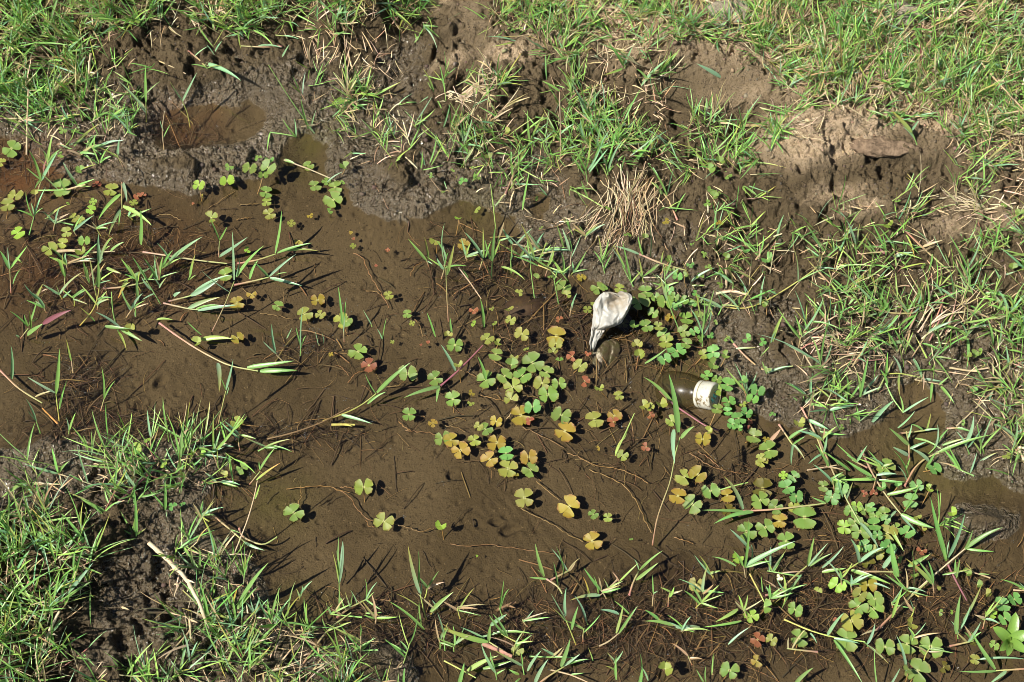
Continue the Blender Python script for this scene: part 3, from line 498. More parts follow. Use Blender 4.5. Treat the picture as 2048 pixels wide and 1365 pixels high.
# ------------------------------------------------------------------ grass sprigs placed one by one
SPR = """
A s215,1120,240,1050p b240,1050,165,870,18 b240,1050,335,880,20 b240,1045,272,920,14p b240,1050,150,975,10 b235,1045,200,1100,12
A s310,1340,320,1290p b320,1300,350,1200,12 b320,1300,245,1230,10 b320,1300,400,1270,10
A s170,1365,200,1250g b190,1260,150,1110,12 b200,1250,265,1090,12 b195,1260,95,1220,12 b200,1250,180,1180,10 b200,1255,250,1210,10
A s708,1050,708,1215p b710,1060,738,1180,22 b700,1130,570,1280,24l b715,1200,885,1315,26l b700,1220,628,1380,20 b700,1230,690,1315,10
A s850,720,848,590y b848,590,845,380,18 b848,640,690,470,14 b850,660,800,600,8
A s1105,740,1090,660,1060,590y b1060,590,985,470,12 b1060,590,1145,420,14
A s955,880,940,760,955,650t b950,800,990,720,8 b950,760,930,700,8
A s775,780,740,720g b770,780,690,600,12 b760,770,640,650,14 b740,760,735,650,10 b745,720,610,655,12
A s1830,780,1700,600,1560,380g b1790,750,1745,560,14 b1835,785,1760,700,10 b1800,760,1835,640,10
A r1570,770,1650,780,1720,795g b1570,770,1555,880,10 b1720,800,1640,690,12 b1720,795,1710,690,10
A r1090,295,1150,340,1200,395p b1190,370,1400,470,26 b1200,395,1110,375,10 b1130,330,1210,270,8 b1200,400,1290,380,9
A r880,340,960,370,1080,430t
A r1650,930,1800,985,1950,1050t b1650,930,1720,955,20 b1900,1060,1990,1000,10
A s285,700,310,540,320,350g b300,620,250,640,12 b305,560,275,440,10 b300,640,100,545,14
A r0,690,100,690,200,695p b200,695,130,740,10 b100,690,20,620,10
A r320,680,390,672,460,665p b430,850,580,720,16 b400,845,560,790,14
A s345,850,400,860,500,900g b400,860,345,840,10 b500,895,565,775,14 b500,900,545,970,12 b440,850,500,800,12
A r1440,175,1520,200,1650,210p b1440,170,1370,20,16 b1440,175,1270,180,12 b1440,180,1310,215,16 b1650,210,1740,230,10
A r1640,270,1520,275,1400,268p b1500,270,1640,280,16 b1640,330,1680,260,12
A b820,460,850,490,10 s1250,340,1235,380t b1245,320,1200,260,8 b1250,300,1290,240,10
D s65,395,57,255p b57,255,0,150,22 b57,255,160,120,16 b57,255,45,130,10 b75,345,120,255,10 b90,190,130,225,12l
D s370,400,378,300p b378,300,330,190,22 b378,300,365,165,12
D s360,430,345,405y b345,405,245,345,16 b345,405,480,275,18 b345,405,325,350,8 b365,425,415,380,12
D s465,585,540,500,570,420,580,330,590,265y b568,360,568,200,22 b572,215,572,50,18 b580,220,640,75,16 b565,435,655,425,16 b600,200,575,90,10
D r515,310,560,240,600,200p b620,250,710,285,20l
D s520,340,500,300g b505,310,482,205,16 b520,340,500,240,8
D s930,455,885,380,800,240g b850,310,765,180,14 b880,380,820,300,14 b930,360,890,300,10 b925,365,970,305,10 b895,400,820,440,10
D r860,320,920,260,985,210p b985,210,1175,70,24 b985,210,1085,130,14 b985,205,912,105,14 b860,320,945,225,8 b880,310,920,180,8
D r690,330,760,310,820,280y b760,310,880,250,24 b740,320,685,430,26y b800,440,793,290,18
D r600,370,700,365,860,330p b700,365,760,330,10
D r830,158,980,180,1170,210,1320,225p
D r950,455,1100,490,1160,495p b1095,485,1280,420,26 b1150,500,1385,465,24 b1140,490,1290,470,16
D r980,445,1080,420,1115,410p b1110,410,1270,320,30 b1120,400,1350,290,20 b1010,415,1050,390,22
D s1232,620,1300,480,1360,330p b1360,320,1350,40,16 b1375,305,1535,120,24 b1330,390,1170,265,8 b1370,300,1395,190,8
D r1360,350,1480,325,1560,305p b1560,305,1475,215,18 b1565,300,1720,170,16 b1570,310,1755,355,22 b1450,315,1500,205,18 b1600,290,1670,275,8
D r1380,225,1500,205,1600,170p b1600,165,1635,-82,22 b1610,165,1815,105,18 b1640,155,1860,155,16
D s1095,320,1105,290g b1105,300,1135,170,18 b1100,320,1140,290,8
D b820,115,816,-85,28
D s1270,185,1275,95p b1275,90,1220,-40,10 b1275,90,1320,10,12 b1272,188,1440,70,26
D s120,660,165,600p b160,590,55,500,12 b165,590,140,520,12 b170,580,215,440,14 b160,640,250,575,30 b180,600,170,500,14 b190,560,220,540,10 b110,655,90,640,14
D s690,625,655,520,648,390g b700,600,550,505,16 b610,590,760,605,22 b700,600,825,675,26 b690,625,735,730,16 b550,560,465,480,12
D b788,535,782,465,8 b785,535,775,480,6
D b910,552,1005,553,18l
D r925,570,1020,640,1140,720,1250,780,1330,820,1500,850p b1170,665,1350,663,30l b1170,640,1085,560,8 b1265,805,1272,975,28 b1435,830,1710,790,28 b1510,850,1728,845,30
D s1260,1190,1290,1060,1312,965p b1312,960,1355,780,16 b1312,960,1280,880,8 b1315,990,1330,940,8
D s1650,800,1605,755t b1600,745,1578,575,16 b1605,750,1525,675,10
D s1745,760,1745,720g b1745,720,1760,475,10 b1750,715,1718,590,10 b1750,710,1780,640,8 b1665,660,1695,600,8
D s1855,700,1850,690t b1850,700,1830,620,6 b1880,690,1870,630,6
D s2000,680,1995,580p b1990,580,1965,360,14 b2000,560,2010,440,12 b1995,620,1998,520,8
D s425,860,415,790t b415,790,385,665,14
D r0,845,110,955,245,1035p b68,895,63,700,20
D s345,1140,325,985y b325,980,345,720,24 b320,975,160,885,16 b347,1070,388,905,16
D r335,1155,290,1110,245,1065o b205,1000,310,965,14t
D s235,1210,210,1140g b210,1140,150,1010,12 b210,1140,160,1080,8
D s400,1215,402,1190g b402,1195,440,1090,14 b400,1195,385,1120,8
D s585,1080,605,1010p b605,1010,590,825,14 b605,1010,670,905,10
D s875,1330,875,1230t b875,1230,855,1075,16 b870,1310,925,1160,10p
D r1550,1245,1700,1210,1870,1150,2030,1060k
D s1050,1360,1050,1320g b1050,1350,1070,1130,20 b1050,1350,1220,1100,14 b1050,1330,965,1090,14 b1050,1350,1115,1180,12 b1040,1350,985,1200,10
D s1240,1340,1235,1300g b1240,1300,1240,1095,14 b1230,1340,1280,1190,24 b1230,1340,1425,1095,18
D s520,1340,500,1280g b510,1310,480,1220,12 b510,1310,415,1170,12 b530,1340,565,1170,12 b530,1330,530,1200,12 b560,1340,600,1240,10
D s710,1320,710,1290g b710,1290,750,1170,10 b710,1290,585,1220,10 b700,1300,640,1240,8
E s515,240,500,200p b500,205,395,80,18 b515,205,490,70,14 b505,210,540,230,8
E s630,560,620,400,615,250p b612,235,608,-10,16 b622,290,665,110,20 b615,200,600,120,10 b618,180,560,90,12
E s810,260,830,200p b830,195,720,40,22 b835,190,830,10,12 b845,190,880,90,10
E s880,310,885,200g b885,210,905,0,18 b880,210,845,90,14 b885,200,935,80,14 b878,300,850,230,8
E s995,280,992,200g b992,210,990,100,8 b992,210,1005,130,6
E b935,245,1075,320,18l
E s1130,425,1115,320,1105,230g b1130,190,1050,-10,16 b1125,210,970,55,14 b1150,240,1000,180,12 b1150,215,1200,90,10 b1105,230,1095,150,8
E r1150,235,1220,260,1260,305y b1240,270,1330,275,18 b1210,240,1255,100,14 b1300,130,1260,0,14 b1335,150,1290,20,18
E s1330,305,1345,150t b1340,200,1400,60,10 b1345,160,1320,60,10
E s1270,460,1240,300g b1250,350,1290,310,10 b1240,310,1210,240,10 b1245,320,1270,240,8
E s1335,530,1345,465t b1340,500,1378,395,14 b1345,470,1355,440,8
E r690,250,745,320,820,430t b835,595,815,430,20 b745,310,710,260,8
E b650,630,640,540,14 b555,650,505,510,14
E s185,590,183,580g b185,585,135,495,8 b245,665,215,605,8 b245,665,270,540,8
E r585,935,680,855,760,775,830,700u b670,850,585,695,22 b580,940,370,1005,24 b575,945,560,1030,22
E r-100,1140,55,1085,145,1035,210,980y b215,975,410,800,26 b230,965,345,855,16 b160,1040,270,970,16 b10,1105,185,1155,20
E b850,905,800,765,20
E b207,980,145,865,8
E s1540,290,1520,210g b1520,210,1500,60,12 b1520,210,1560,80,12 b1525,230,1610,100,12 b1520,220,1470,150,10 b1535,260,1580,170,10
E s1710,370,1640,240g b1650,250,1580,140,10 b1655,250,1590,120,12 b1690,330,1640,90,14 b1690,340,1760,260,10 b1660,270,1620,170,8
E r1740,170,1850,220,2010,265p b1735,170,1600,125,16 b1800,190,1800,0,16 b1850,230,1755,305,20 b1865,220,1880,150,10 b1760,180,1730,60,12
E s1980,635,1900,440,1880,230g b1900,440,1860,300,14 b1920,480,2030,430,16 b1885,300,1930,180,12 b1890,320,1980,250,12
E b1770,805,1900,715,14
E s1815,1860,1840,1700,1925,1480,1945,1330,1975,1235p b1965,1205,1910,865,34 b1935,1040,1765,885,24 b1940,1190,1945,1390,28 b1980,1240,2060,1170,22
E r1860,965,1930,1040,2035,1110,2140,1180,2200,1195u
E s1600,1340,1640,1250,1710,1095l b1600,1340,1640,1240,14l b1640,1250,1675,1160,16l
F r390,310,500,170,650,0p b500,170,520,60,12 b600,60,640,-60,14 b450,240,380,160,10
F r250,465,380,500,500,465,720,330,950,160y b380,500,250,380,12 b500,465,530,290,14 b720,330,900,250,10 b600,410,540,380,14 b720,330,690,120,8 b850,230,990,110,12 b820,250,960,260,10
F r1020,420,1200,510,1400,520,1560,450p b1250,510,1195,400,20 b1240,490,1100,365,16 b1190,480,1000,290,14 b1180,515,1080,450,12 b1180,515,1100,550,12 b1360,515,1260,370,16 b1360,500,1340,400,12 b1300,525,1230,620,20 b1450,500,1410,340,14 b1480,480,1440,250,10
F r1400,540,1300,740,1180,970p b1400,530,1290,610,20 b1340,680,1200,700,20 b1300,740,1220,600,16 b1370,600,1350,700,14t
F s1370,790,1400,740,1480,620p b1480,620,1620,560,18 b1480,620,1500,500,12 b1440,690,1560,740,14 b1390,780,1440,890,18 b1400,740,1330,650,10
F r1640,1170,1750,1070,1900,920,2040,700t b1850,970,1830,1040,16 b1980,800,2040,780,16 b1900,930,1830,850,14 b1950,850,1930,700,14
F r2035,1370,1960,1220,1900,960,1880,640g b1890,800,1830,690,12 b1900,850,2010,760,14 b1885,700,1900,560,12 b1960,1250,2060,1200,22 b1910,1000,1850,950,10
F r1230,920,1270,1010,1330,1090g b1150,1145,1280,1020,32 b1330,1090,1480,1000,14 b1300,1180,1400,1080,12 b1240,930,1195,840,14 b1330,1085,1310,990,12
F r1200,870,1310,860,1440,890y b1310,870,1310,990,16 b1230,880,1240,740,18 b1440,890,1390,770,20 b1440,895,1560,910,18 b1320,860,1270,760,14
F r1400,900,1480,915,1560,930t b1500,920,1490,1030,18 b1550,940,1630,1040,20 b1540,930,1600,880,12
F r610,1160,690,1280,690,1280p b665,1245,775,1180,20 b690,1275,680,1400,18 b690,1275,760,1230,14 b690,1275,760,1365,14
F b560,1255,620,1185,24t
F r740,1060,830,1230,890,1400p b780,1135,900,1190,24 b850,1200,1000,1220,16 b830,1230,780,1190,14 b870,1320,890,1220,16 b860,1330,780,1390,14 b860,1320,960,1400,14
F s165,710,165,620,170,560g b165,640,90,480,12 b165,620,175,420,12 b170,600,235,370,12 b170,580,215,500,10 b168,640,210,560,12 b165,560,130,400,12
F r345,690,430,780,540,865,690,820p b360,720,480,715,14 b345,690,300,640,12 b540,865,510,790,12 b545,860,690,820,14
F s500,770,560,700g b560,700,640,510,24l b560,700,590,620,10
F s430,1010,425,980g b430,985,300,830,16l b420,960,418,850,14 b430,990,350,800,10 b425,970,480,860,12
F s1480,1330,1520,1290g b1520,1330,1840,1220,22 b1560,1280,1700,1240,16 b1400,1240,1560,1310,14 b1510,1300,1600,1180,16 b1520,1290,1530,1160,12
F r1365,1365,1365,1280,1350,1200p b1365,1280,1250,1180,24 b1360,1340,1270,1290,24 b1370,1300,1470,1260,18 b1360,1240,1380,1160,12
F s1700,1300,1695,1280p b1690,1280,1740,1110,24 b1700,1290,1640,1200,14 b1700,1300,1790,1180,14
F s1780,1340,1785,1260g b1785,1270,1850,1110,14 b1785,1270,1760,1150,12 b1790,1300,1900,1180,14 b1780,1320,1720,1240,12
F s1000,1040,1010,980g b1010,990,1000,870,18 b1020,1010,1090,900,14 b1080,1000,1130,760,18 b1085,1000,1060,850,14 b1100,980,1190,870,16 b1090,990,1210,940,14
F s760,1030,750,990g b750,1040,860,960,18 b740,1050,690,1000,14 b780,1040,880,1060,18 b900,1080,1050,1050,22 b790,1080,940,1085,26 b950,1040,1030,960,16
F s880,940,850,800g b850,800,640,690,14 b850,800,790,640,12 b860,830,920,690,12 b850,810,480,635,10 b860,830,740,750,10 b850,800,900,560,14
F s720,760,730,660,790,560p b730,660,640,560,14 b730,660,600,480,12 b760,610,870,420,12 b730,660,850,590,10 b790,560,990,620,10 b740,640,700,520,12
F s1700,330,1710,200t b1705,250,1600,60,14 b1705,250,1780,80,14 b1700,300,1640,200,12 b1705,280,1790,180,12 b1700,300,1760,260,12 b1700,310,1640,290,10
F r1340,30,1440,130,1600,270p b1350,60,1400,200,10y b1440,130,1560,90,18t b1500,170,1470,280,12 b1550,230,1560,340,10 b1440,130,1370,150,12
F r1180,120,1220,170,1320,210u b1180,130,1090,130,14 b1230,180,1210,50,14 b1270,190,1390,160,22 b1320,210,1360,270,12 b1150,160,1060,90,16 b1180,130,1240,120,10
F s870,160,830,80g b840,110,770,0,14 b850,120,920,95,12 b850,130,790,60,10 b870,170,900,60,10
F s1060,180,1055,100g b1055,110,1000,-30,14 b1060,120,1080,-10,12 b1060,140,1130,40,12 b1060,150,980,60,12
F s1900,290,1880,260g b1880,300,2010,260,12 b1900,330,1860,250,14 b1750,300,1830,380,12 b1800,400,1960,420,18 b1850,400,1990,560,22 b1800,430,1760,300,14
F s1700,680,1700,640g b1700,640,1530,580,18 b1700,650,1660,560,14 b1705,660,1700,840,18 b1700,640,1780,560,14 b1700,640,1740,570,12
F s1640,430,1560,400g b1620,420,1480,340,16 b1620,420,1600,260,16 b1640,420,1700,380,18 b1560,410,1500,320,12 b1560,400,1470,430,18 b1640,430,1780,500,18
F s1560,740,1530,640g b1530,650,1500,610,12 b1540,700,1520,560,14 b1560,740,1600,640,12 b1550,700,1480,800,12
F s1980,560,1930,480g b1940,500,1880,380,18 b1950,520,2040,400,16 b1960,540,1880,520,18 b1970,560,2040,520,18 b1940,500,1820,460,18 b1960,540,2040,600,22
G s1215,1060,1215,1040y b1210,1030,1180,880,18 b1220,1030,1150,760,16 b1200,1030,1120,800,14 b1230,1040,1290,900,16 b1230,1040,1260,880,14
G s1340,950,1345,930y b1380,940,1500,805,24 b1380,935,1560,670,28 b1345,940,1380,810,18y b1345,940,1330,760,12 b1350,940,1300,800,14
G s1350,645,1440,420,1480,280,1495,195w b1480,300,1510,215,12l b1350,650,1350,545,14
G r640,360,780,230,930,110u b640,360,710,310,16 b780,230,785,350,16 b790,230,720,120,22 b930,110,1000,60,14 b700,300,610,240,12
G s350,180,340,150g b340,150,300,0,26 b340,150,405,80,16 b340,155,135,95,16 b345,160,360,250,10
G r130,210,250,210,360,215g b130,210,85,170,14 b130,210,5,295,24l b180,208,360,215,20t b135,215,220,330,14
G s1450,215,1510,140p b1510,130,1600,0,16 b1490,190,1630,90,16y b1510,130,1505,80,8
G r1220,380,1340,480,1420,550p b1420,550,1540,600,20 b1340,480,1400,500,8
G r1390,470,1400,520,1530,575,1610,520p
G s1970,940,1972,850,1970,790g b1970,790,1967,520,12 b1970,790,1992,545,16 b1970,790,1930,605,10l b1975,870,2010,950,12l
G r1700,1350,1780,1230,1900,1060,2040,960p b1900,1060,1870,990,10 b1900,1070,1990,1040,12l b1780,1230,1840,1180,12 b1750,1280,1690,1200,12
G s260,410,240,340g b275,350,275,210,26 b260,360,210,200,18 b255,380,190,340,14 b240,380,330,470,14 b265,360,360,340,14
G s235,560,215,490g b218,490,45,530,14l b220,500,130,215,12 b225,520,280,700,22 b220,500,330,600,24 b230,540,125,575,12 b220,490,320,560,16
G s610,380,600,370g b610,375,470,300,24 b610,380,400,265,16 b600,390,540,330,16 b605,380,700,310,12
G s550,640,540,620p b525,620,350,380,24 b530,620,420,610,14 b540,630,600,460,18 b540,630,640,380,12 b530,630,450,420,14
G s780,500,770,460g b790,520,780,240,20 b780,500,810,350,16 b780,510,720,480,14 b775,500,700,370,12 b790,510,850,470,12
G s960,380,960,340g b960,360,960,200,20 b955,350,860,240,12 b970,420,965,370,8
G s270,1050,290,970w b400,830,440,680,26l b390,850,540,670,24 b380,880,530,780,22 b360,900,400,720,18 b300,980,290,860,18 b340,930,260,820,16
G s370,900,450,700w b430,720,440,590,16 b440,720,500,560,14 b400,800,360,700,14
G s1100,560,1085,500g b1080,510,1035,460,12 b1090,540,1160,380,12 b1095,540,1250,290,12 b1080,520,1060,430,14
G s1145,760,1140,700g b1140,720,1030,600,14 b1140,720,1110,560,14 b1150,750,1160,580,16 b1150,750,1230,620,12 b1145,740,1100,640,12
G s1420,780,1400,700t b1410,730,1460,590,14t b1400,720,1380,640,12 b1410,740,1360,650,12 b1410,740,1440,680,12
G s1480,1000,1480,950g b1480,960,1510,870,14 b1480,970,1560,880,12 b1475,980,1430,900,14 b1480,970,1450,860,10 b1490,990,1590,995,12
G s1590,1060,1560,980g b1570,1000,1555,880,16 b1570,1000,1620,870,14 b1580,1020,1690,870,14 b1590,1040,1650,930,14 b1570,1010,1520,920,12
G s1740,900,1745,850y b1740,860,1815,775,14 b1740,870,1720,820,12 b1745,870,1760,800,8
H s0,790,2,720t b2,720,15,545,14 b2,740,-20,600,14
H r-20,990,60,930,150,885p b150,890,220,780,10 b150,880,145,760,8 b60,930,30,840,10 b60,930,75,850,10 b100,910,60,830,8 b150,890,200,840,10 b150,885,240,945,12 b0,1040,70,1015,12l
H s500,1000,480,920,465,850y b465,845,395,570,28 b450,830,455,600,14 b465,930,325,850,8l b525,955,660,840,26l b490,1060,285,895,18 b475,1030,460,895,14 b465,870,470,780,8
H r1000,1215,960,1190,865,1130p b860,1130,575,1040,36 b840,1110,700,1045,14 b865,1125,875,1030,22 b875,1035,970,970,26 b890,1080,1125,1085,18l b820,1100,940,1070,12
H s610,1180,600,1080g b600,1080,565,960,12 b605,1090,622,1060,8 b600,1120,630,1040,8
H r1200,765,1270,810,1290,850p b1185,750,1135,560,22 b1200,765,1100,757,14 b1265,805,1240,665,14 b1190,750,1145,710,6
H s1370,1145,1340,1070,1310,1000y b1310,980,1315,815,18 b1310,1000,1225,850,10 b1310,1010,1230,930,8 b1345,1060,1385,920,20
H s1440,1030,1430,1010g b1430,1010,1360,860,16 b1450,880,1410,750,12y b1500,850,1470,740,8
H r1610,770,1560,820,1510,860t b1510,860,1335,890,22 b1560,820,1530,760,8
H r1680,860,1700,790,1735,720p b1740,715,1875,600,16 b1720,770,1850,670,22l b1735,710,1710,650,8
H s1815,920,1820,850t b1820,850,1817,740,10 b1820,850,1845,838,8
H r1505,1155,1560,1130,1620,1080t b1605,1080,1645,910,20l b1620,1080,1730,920,18 b1620,970,1510,945,20 b1680,970,1590,890,12
H r2060,1060,1940,1035,1850,1000p b1935,1035,1770,1010,22 b1850,1000,1770,945,20 b1950,1045,2060,1065,26
H b690,1385,722,1250,26
H s910,1350,905,1310g b905,1310,820,1140,20 b905,1320,870,1180,14 b905,1320,960,1290,12
H b740,1300,920,1210,30l b830,1285,1000,1240,22
H s1070,1320,1060,1270g b1060,1270,890,1175,18 b1090,1300,1170,1180,22 b1060,1280,1050,1190,10 b1040,1320,980,1290,18 b1050,1340,1000,1380,14
H r1130,1390,1210,1330,1300,1275p b1285,1275,1338,1110,28 b1300,1270,1395,1200,18 b1310,1265,1450,1230,16 b1130,1375,1210,1230,24
H r1210,1290,1340,1320,1450,1370t b1340,1320,1420,1310,10
H r605,1240,700,1290,790,1340y
H s1605,1250,1590,1240g b1595,1240,1550,1190,10 b1590,1255,1645,1180,14 b1605,1350,1605,1210,16 b1600,1300,1540,1270,12 b1470,1240,1440,1160,8
H s1755,1390,1755,1330g b1755,1320,1745,1200,12 b1740,1375,1755,1280,22 b1790,1355,1745,1270,12
H s30,1400,30,1360g b40,1360,90,1240,14 b40,1350,35,1240,12 b60,1370,10,1300,14 b100,1370,60,1290,14 b110,1380,140,1300,10
H s350,1400,350,1370g b370,1375,375,1280,14 b335,1370,337,1310,8 b120,1370,115,1290,10
I r400,370,540,365,730,345,880,325p b400,360,285,165,26 b400,370,160,365,18 b460,375,230,445,26 b880,325,800,290,14
I r260,250,340,225,430,205l
I s415,755,405,690t b410,700,435,410,18 b440,590,325,475,20 b400,690,345,600,16 b360,690,220,635,14 b410,690,705,545,30 b420,695,570,660,20 b450,650,445,560,14
I r440,735,490,830,530,910y b515,840,508,750,10
I r590,880,665,780,770,690p b775,685,815,520,26l b780,690,895,555,14 b800,670,870,610,12 b860,700,985,575,16 b790,690,920,615,14 b740,740,580,910,14 b740,740,620,950,14
I r960,740,1010,710,1080,665y b1075,670,1025,530,24 b1080,665,1220,580,24 b860,725,1000,705,22l
I r1080,722,1200,722,1320,725p b1030,715,1260,795,28l b1160,790,1260,825,14
I b1215,700,1300,585,30 b1300,750,1258,545,38
I r845,-40,930,160,1000,300,1080,440p b1020,135,890,40,18 b900,120,820,-20,18 b980,290,950,170,14 b1080,440,1190,595,26 b1000,300,1040,200,16 b940,190,1010,300,14
I r1090,20,1150,150,1230,280,1320,390p b1150,170,1000,75,24 b1170,185,960,190,22l b1190,190,1345,202,18 b1320,390,1510,468,36 b1320,400,1420,500,18 b1240,275,1425,228,24 b1335,375,1430,195,14 b1290,370,1230,440,16
I r1340,225,1400,110,1480,50,1600,15p b1360,180,1275,20,18 b1345,130,1370,60,12 b1480,80,1380,10,24 b1350,190,1300,110,10
I b1240,450,1335,605,24l
I r1280,960,1420,820,1560,700,1690,590w b1690,590,1735,480,16 b1690,590,1910,465,28 b1700,590,1860,605,16 b1560,740,1740,705,14 b1635,745,1635,650,18 b1510,800,1345,645,26 b1360,690,1490,620,30 b1390,830,1382,590,12
I s1590,650,1580,620g b1580,640,1490,290,30 b1590,640,1690,385,28 b1580,660,1530,500,22 b1580,640,1600,540,12
I s1535,460,1545,350,1550,265l b1540,400,1530,240,10
I r1590,680,1640,780,1700,890u b1640,760,1660,650,14
I r1180,1060,1250,990,1350,890,1470,785p b1265,990,1325,825,24l b1180,1060,1080,1095,14t
I s1125,1155,1122,1145g b1120,1145,1168,1020,20 b1125,1150,1250,1260,14 b1125,1150,1080,1120,10
I r640,1000,800,1070,930,1105,1110,1130y b890,1095,988,960,22 b930,1120,1100,1380,20 b930,1110,1080,1140,18 b790,1080,830,1140,14
I b1180,1390,1165,1170,10 b1350,1310,1290,1090,22
I b700,1375,810,1280,26 b1255,1385,1315,1280,14
I s1650,1110,1645,1090g b1640,1085,1665,855,28 b1650,1090,1610,1010,16 b1670,1030,1790,790,18 b1660,1060,1720,920,12
I r2060,1285,1960,1292,1870,1298p b1865,1290,1725,1070,28 b1870,1300,1650,1300,18 b1930,1300,1830,1375,22 b1760,1232,2050,1232,14
I b370,940,240,1015,24l b390,1010,165,1045,16 b315,1145,440,1045,14
I s85,1060,80,1055g b150,1045,0,1040,14 b80,1060,10,1030,14 b80,1060,120,1075,14
I s225,1320,220,1310t b218,1320,228,1195,12l b175,1370,130,1290,12 b185,1370,185,1270,10
I s1700,-20,1700,10g b1720,60,1700,0,12 b1800,40,1760,-60,14 b1640,120,1610,20,18 b1720,150,1760,30,12 b1780,80,1880,30,14
B r960,1130,1010,1010,1100,830,1130,780p b1100,820,1090,640,14 b1110,800,1190,650,12 b1000,1020,985,910,16 b1130,780,1200,720,12 b1120,800,1230,840,10
B b1060,1220,1100,995,16
B s905,1330,890,1190,875,1070l b900,1200,960,1120,10 b895,1220,880,1120,10
B s750,900,720,830g b760,905,660,810,18 b770,910,840,820,12 b760,910,1035,910,16 b780,905,640,880,10 b720,830,680,690,12 b720,830,770,680,12 b720,820,640,700,12 b730,830,860,770,12
B s545,540,510,480g b545,540,480,400,12 b550,560,600,660,10 b540,550,460,600,8 b600,740,640,600,12 b640,760,700,600,14 b660,770,760,660,12
B b195,555,355,475,20l
B r400,870,460,750,480,650g b460,760,400,700,10 b450,800,530,740,10 b400,870,470,790,8
B r315,860,390,920,450,980w b470,980,480,880,10 b520,950,560,780,10 b530,960,620,800,10 b490,960,460,880,10 b480,990,600,960,10
B s1280,930,1280,700,1275,520w b1280,700,1190,630,12 b1280,780,1360,720,12 b1275,530,1170,470,14
B s1430,770,1430,640,1480,500w b1430,700,1380,560,12 b1440,660,1340,480,14 b1450,620,1520,520,12
B s1440,1080,1420,940g b1430,1000,1360,860,14 b1430,980,1450,770,14 b1440,990,1520,840,14 b1450,1010,1540,780,14 b1430,960,1390,800,12 b1450,1000,1560,860,14 b1420,1020,1340,900,14
B s1560,1030,1540,940g b1550,960,1480,780,12 b1550,960,1600,760,14 b1560,980,1640,820,14 b1560,1000,1650,900,14 b1550,970,1500,850,10 b1560,990,1580,820,14
B b1700,960,1815,820,20 b1790,950,1860,1050,14
B r1340,1100,1440,1150,1530,1205l b1440,1150,1400,1050,12
B s1700,320,1650,400g b1650,390,1560,250,18 b1660,380,1600,300,14 b1640,400,1520,440,14 b1750,500,1910,340,20 b1790,470,1720,400,16 b1650,380,1700,270,14
B r1960,1280,1900,1140,1810,1060p b1900,1140,1785,950,12 b1870,1130,1830,1060,14 b1900,1130,1940,980,12 b1950,1230,2010,1120,14
C s985,510,985,480g b980,510,968,155,12d b985,510,1000,160,12 b985,510,1105,200,14 b995,505,1045,330,12 b870,480,885,230,10 b985,500,940,350,10
C s1415,850,1380,760g b1380,770,1260,640,24l b1380,760,1420,700,14 b1400,810,1330,740,14
C b1425,415,1430,250,14u
C r220,185,300,175,400,150p b300,180,220,130,12 b380,160,440,150,12
C b270,450,130,370,26
C b380,735,585,745,22t b80,915,75,790,20t
"""
rr_ = random.Random(99); AUTO = []
for (xa, ya, xb, yb), n_ in [((0, 430, 380, 640), 16), ((0, 300, 250, 430), 8), ((860, 470, 1180, 570), 12), ((1000, 1150, 2040, 1350), 30), ((700, 1190, 1100, 1350), 12), ((1560, 830, 2040, 990), 12), ((1250, 560, 1480, 640), 6), ((380, 900, 520, 1080), 8)]:
    for _ in range(n_):
        x, y = rr_.uniform(xa, xb)*K, rr_.uniform(ya, yb)*K; hh = rr_.uniform(20, 90); lx = rr_.uniform(-40, 40); tx, ty = x+lx, y-hh; c_ = rr_.choice('ppgyt'); kind_ = 's' if rr_.random() < .65 else 'r'
        if kind_ == 'r': tx, ty = x+rr_.choice((-1, 1))*rr_.uniform(60, 200), y-rr_.uniform(-20, 60)
        t_s = f"A {kind_}{x:.0f},{y:.0f},{(x+tx)/2+rr_.uniform(-8, 8):.0f},{(y+ty)/2:.0f},{tx:.0f},{ty:.0f}{c_}"
        for q in range(rr_.randint(2, 5)):
            a_ = math.radians(rr_.choice((rr_.uniform(50, 130), rr_.uniform(15, 60), rr_.uniform(120, 165), rr_.uniform(-20, 20)))); l_ = rr_.uniform(60, 170); f_ = rr_.uniform(.6, 1)
            bx, by = x+(tx-x)*f_, y+(ty-y)*f_; t_s += f" b{bx:.0f},{by:.0f},{bx+math.cos(a_)*l_:.0f},{by-math.sin(a_)*l_:.0f},{rr_.uniform(9, 19):.0f}"+rr_.choice(('', '', '', 'l', 't'))
        AUTO.append(t_s)
SPR = SPR.strip()+'\n'+'\n'.join(AUTO)
def parse(tok):
    kind = tok[0]; rest = tok[1:]; c = 'g' if kind == 'b' else 't'
    if rest[-1].isalpha(): c = rest[-1]; rest = rest[:-1]
    return kind, [float(a) for a in rest.split(',')], c
NW = ['no', 'one', 'two', 'three', 'four', 'five', 'six', 'seven', 'eight', 'nine', 'ten', 'eleven', 'twelve']
def mid_noise(): return random.uniform(-1, 1)
def blade_arrays(p0, p1, width, c, up_screen):
    L = float(np.linalg.norm(p1-p0)); side = nrm(np.cross(p1-p0, (0, 0, 1.)))
    pc = (p0+p1)/2+side*L*.10*mid_noise()+np.array([0, 0, L*(.04+.14*random.random())])
    face = np.array([random.uniform(-.45, .45), random.uniform(-.75, .15), 1.]); cb = jit(COL[c], .18)
    if c == 'g' and random.random() < .45: cb = jit(COL['b'], .15)
    tip = cb*np.array([1.04, 1.04, 1.0]) if random.random() < .85 else np.array(COL['y'])*.8
    base = cb*.92+np.array([.03, .02, .01])
    if c == 'y': base, tip = np.array(COL['l']), np.array(COL['o'])
    return p0, pc, p1, width, face, base, tip
nsp = 0
FIRST_UP = []
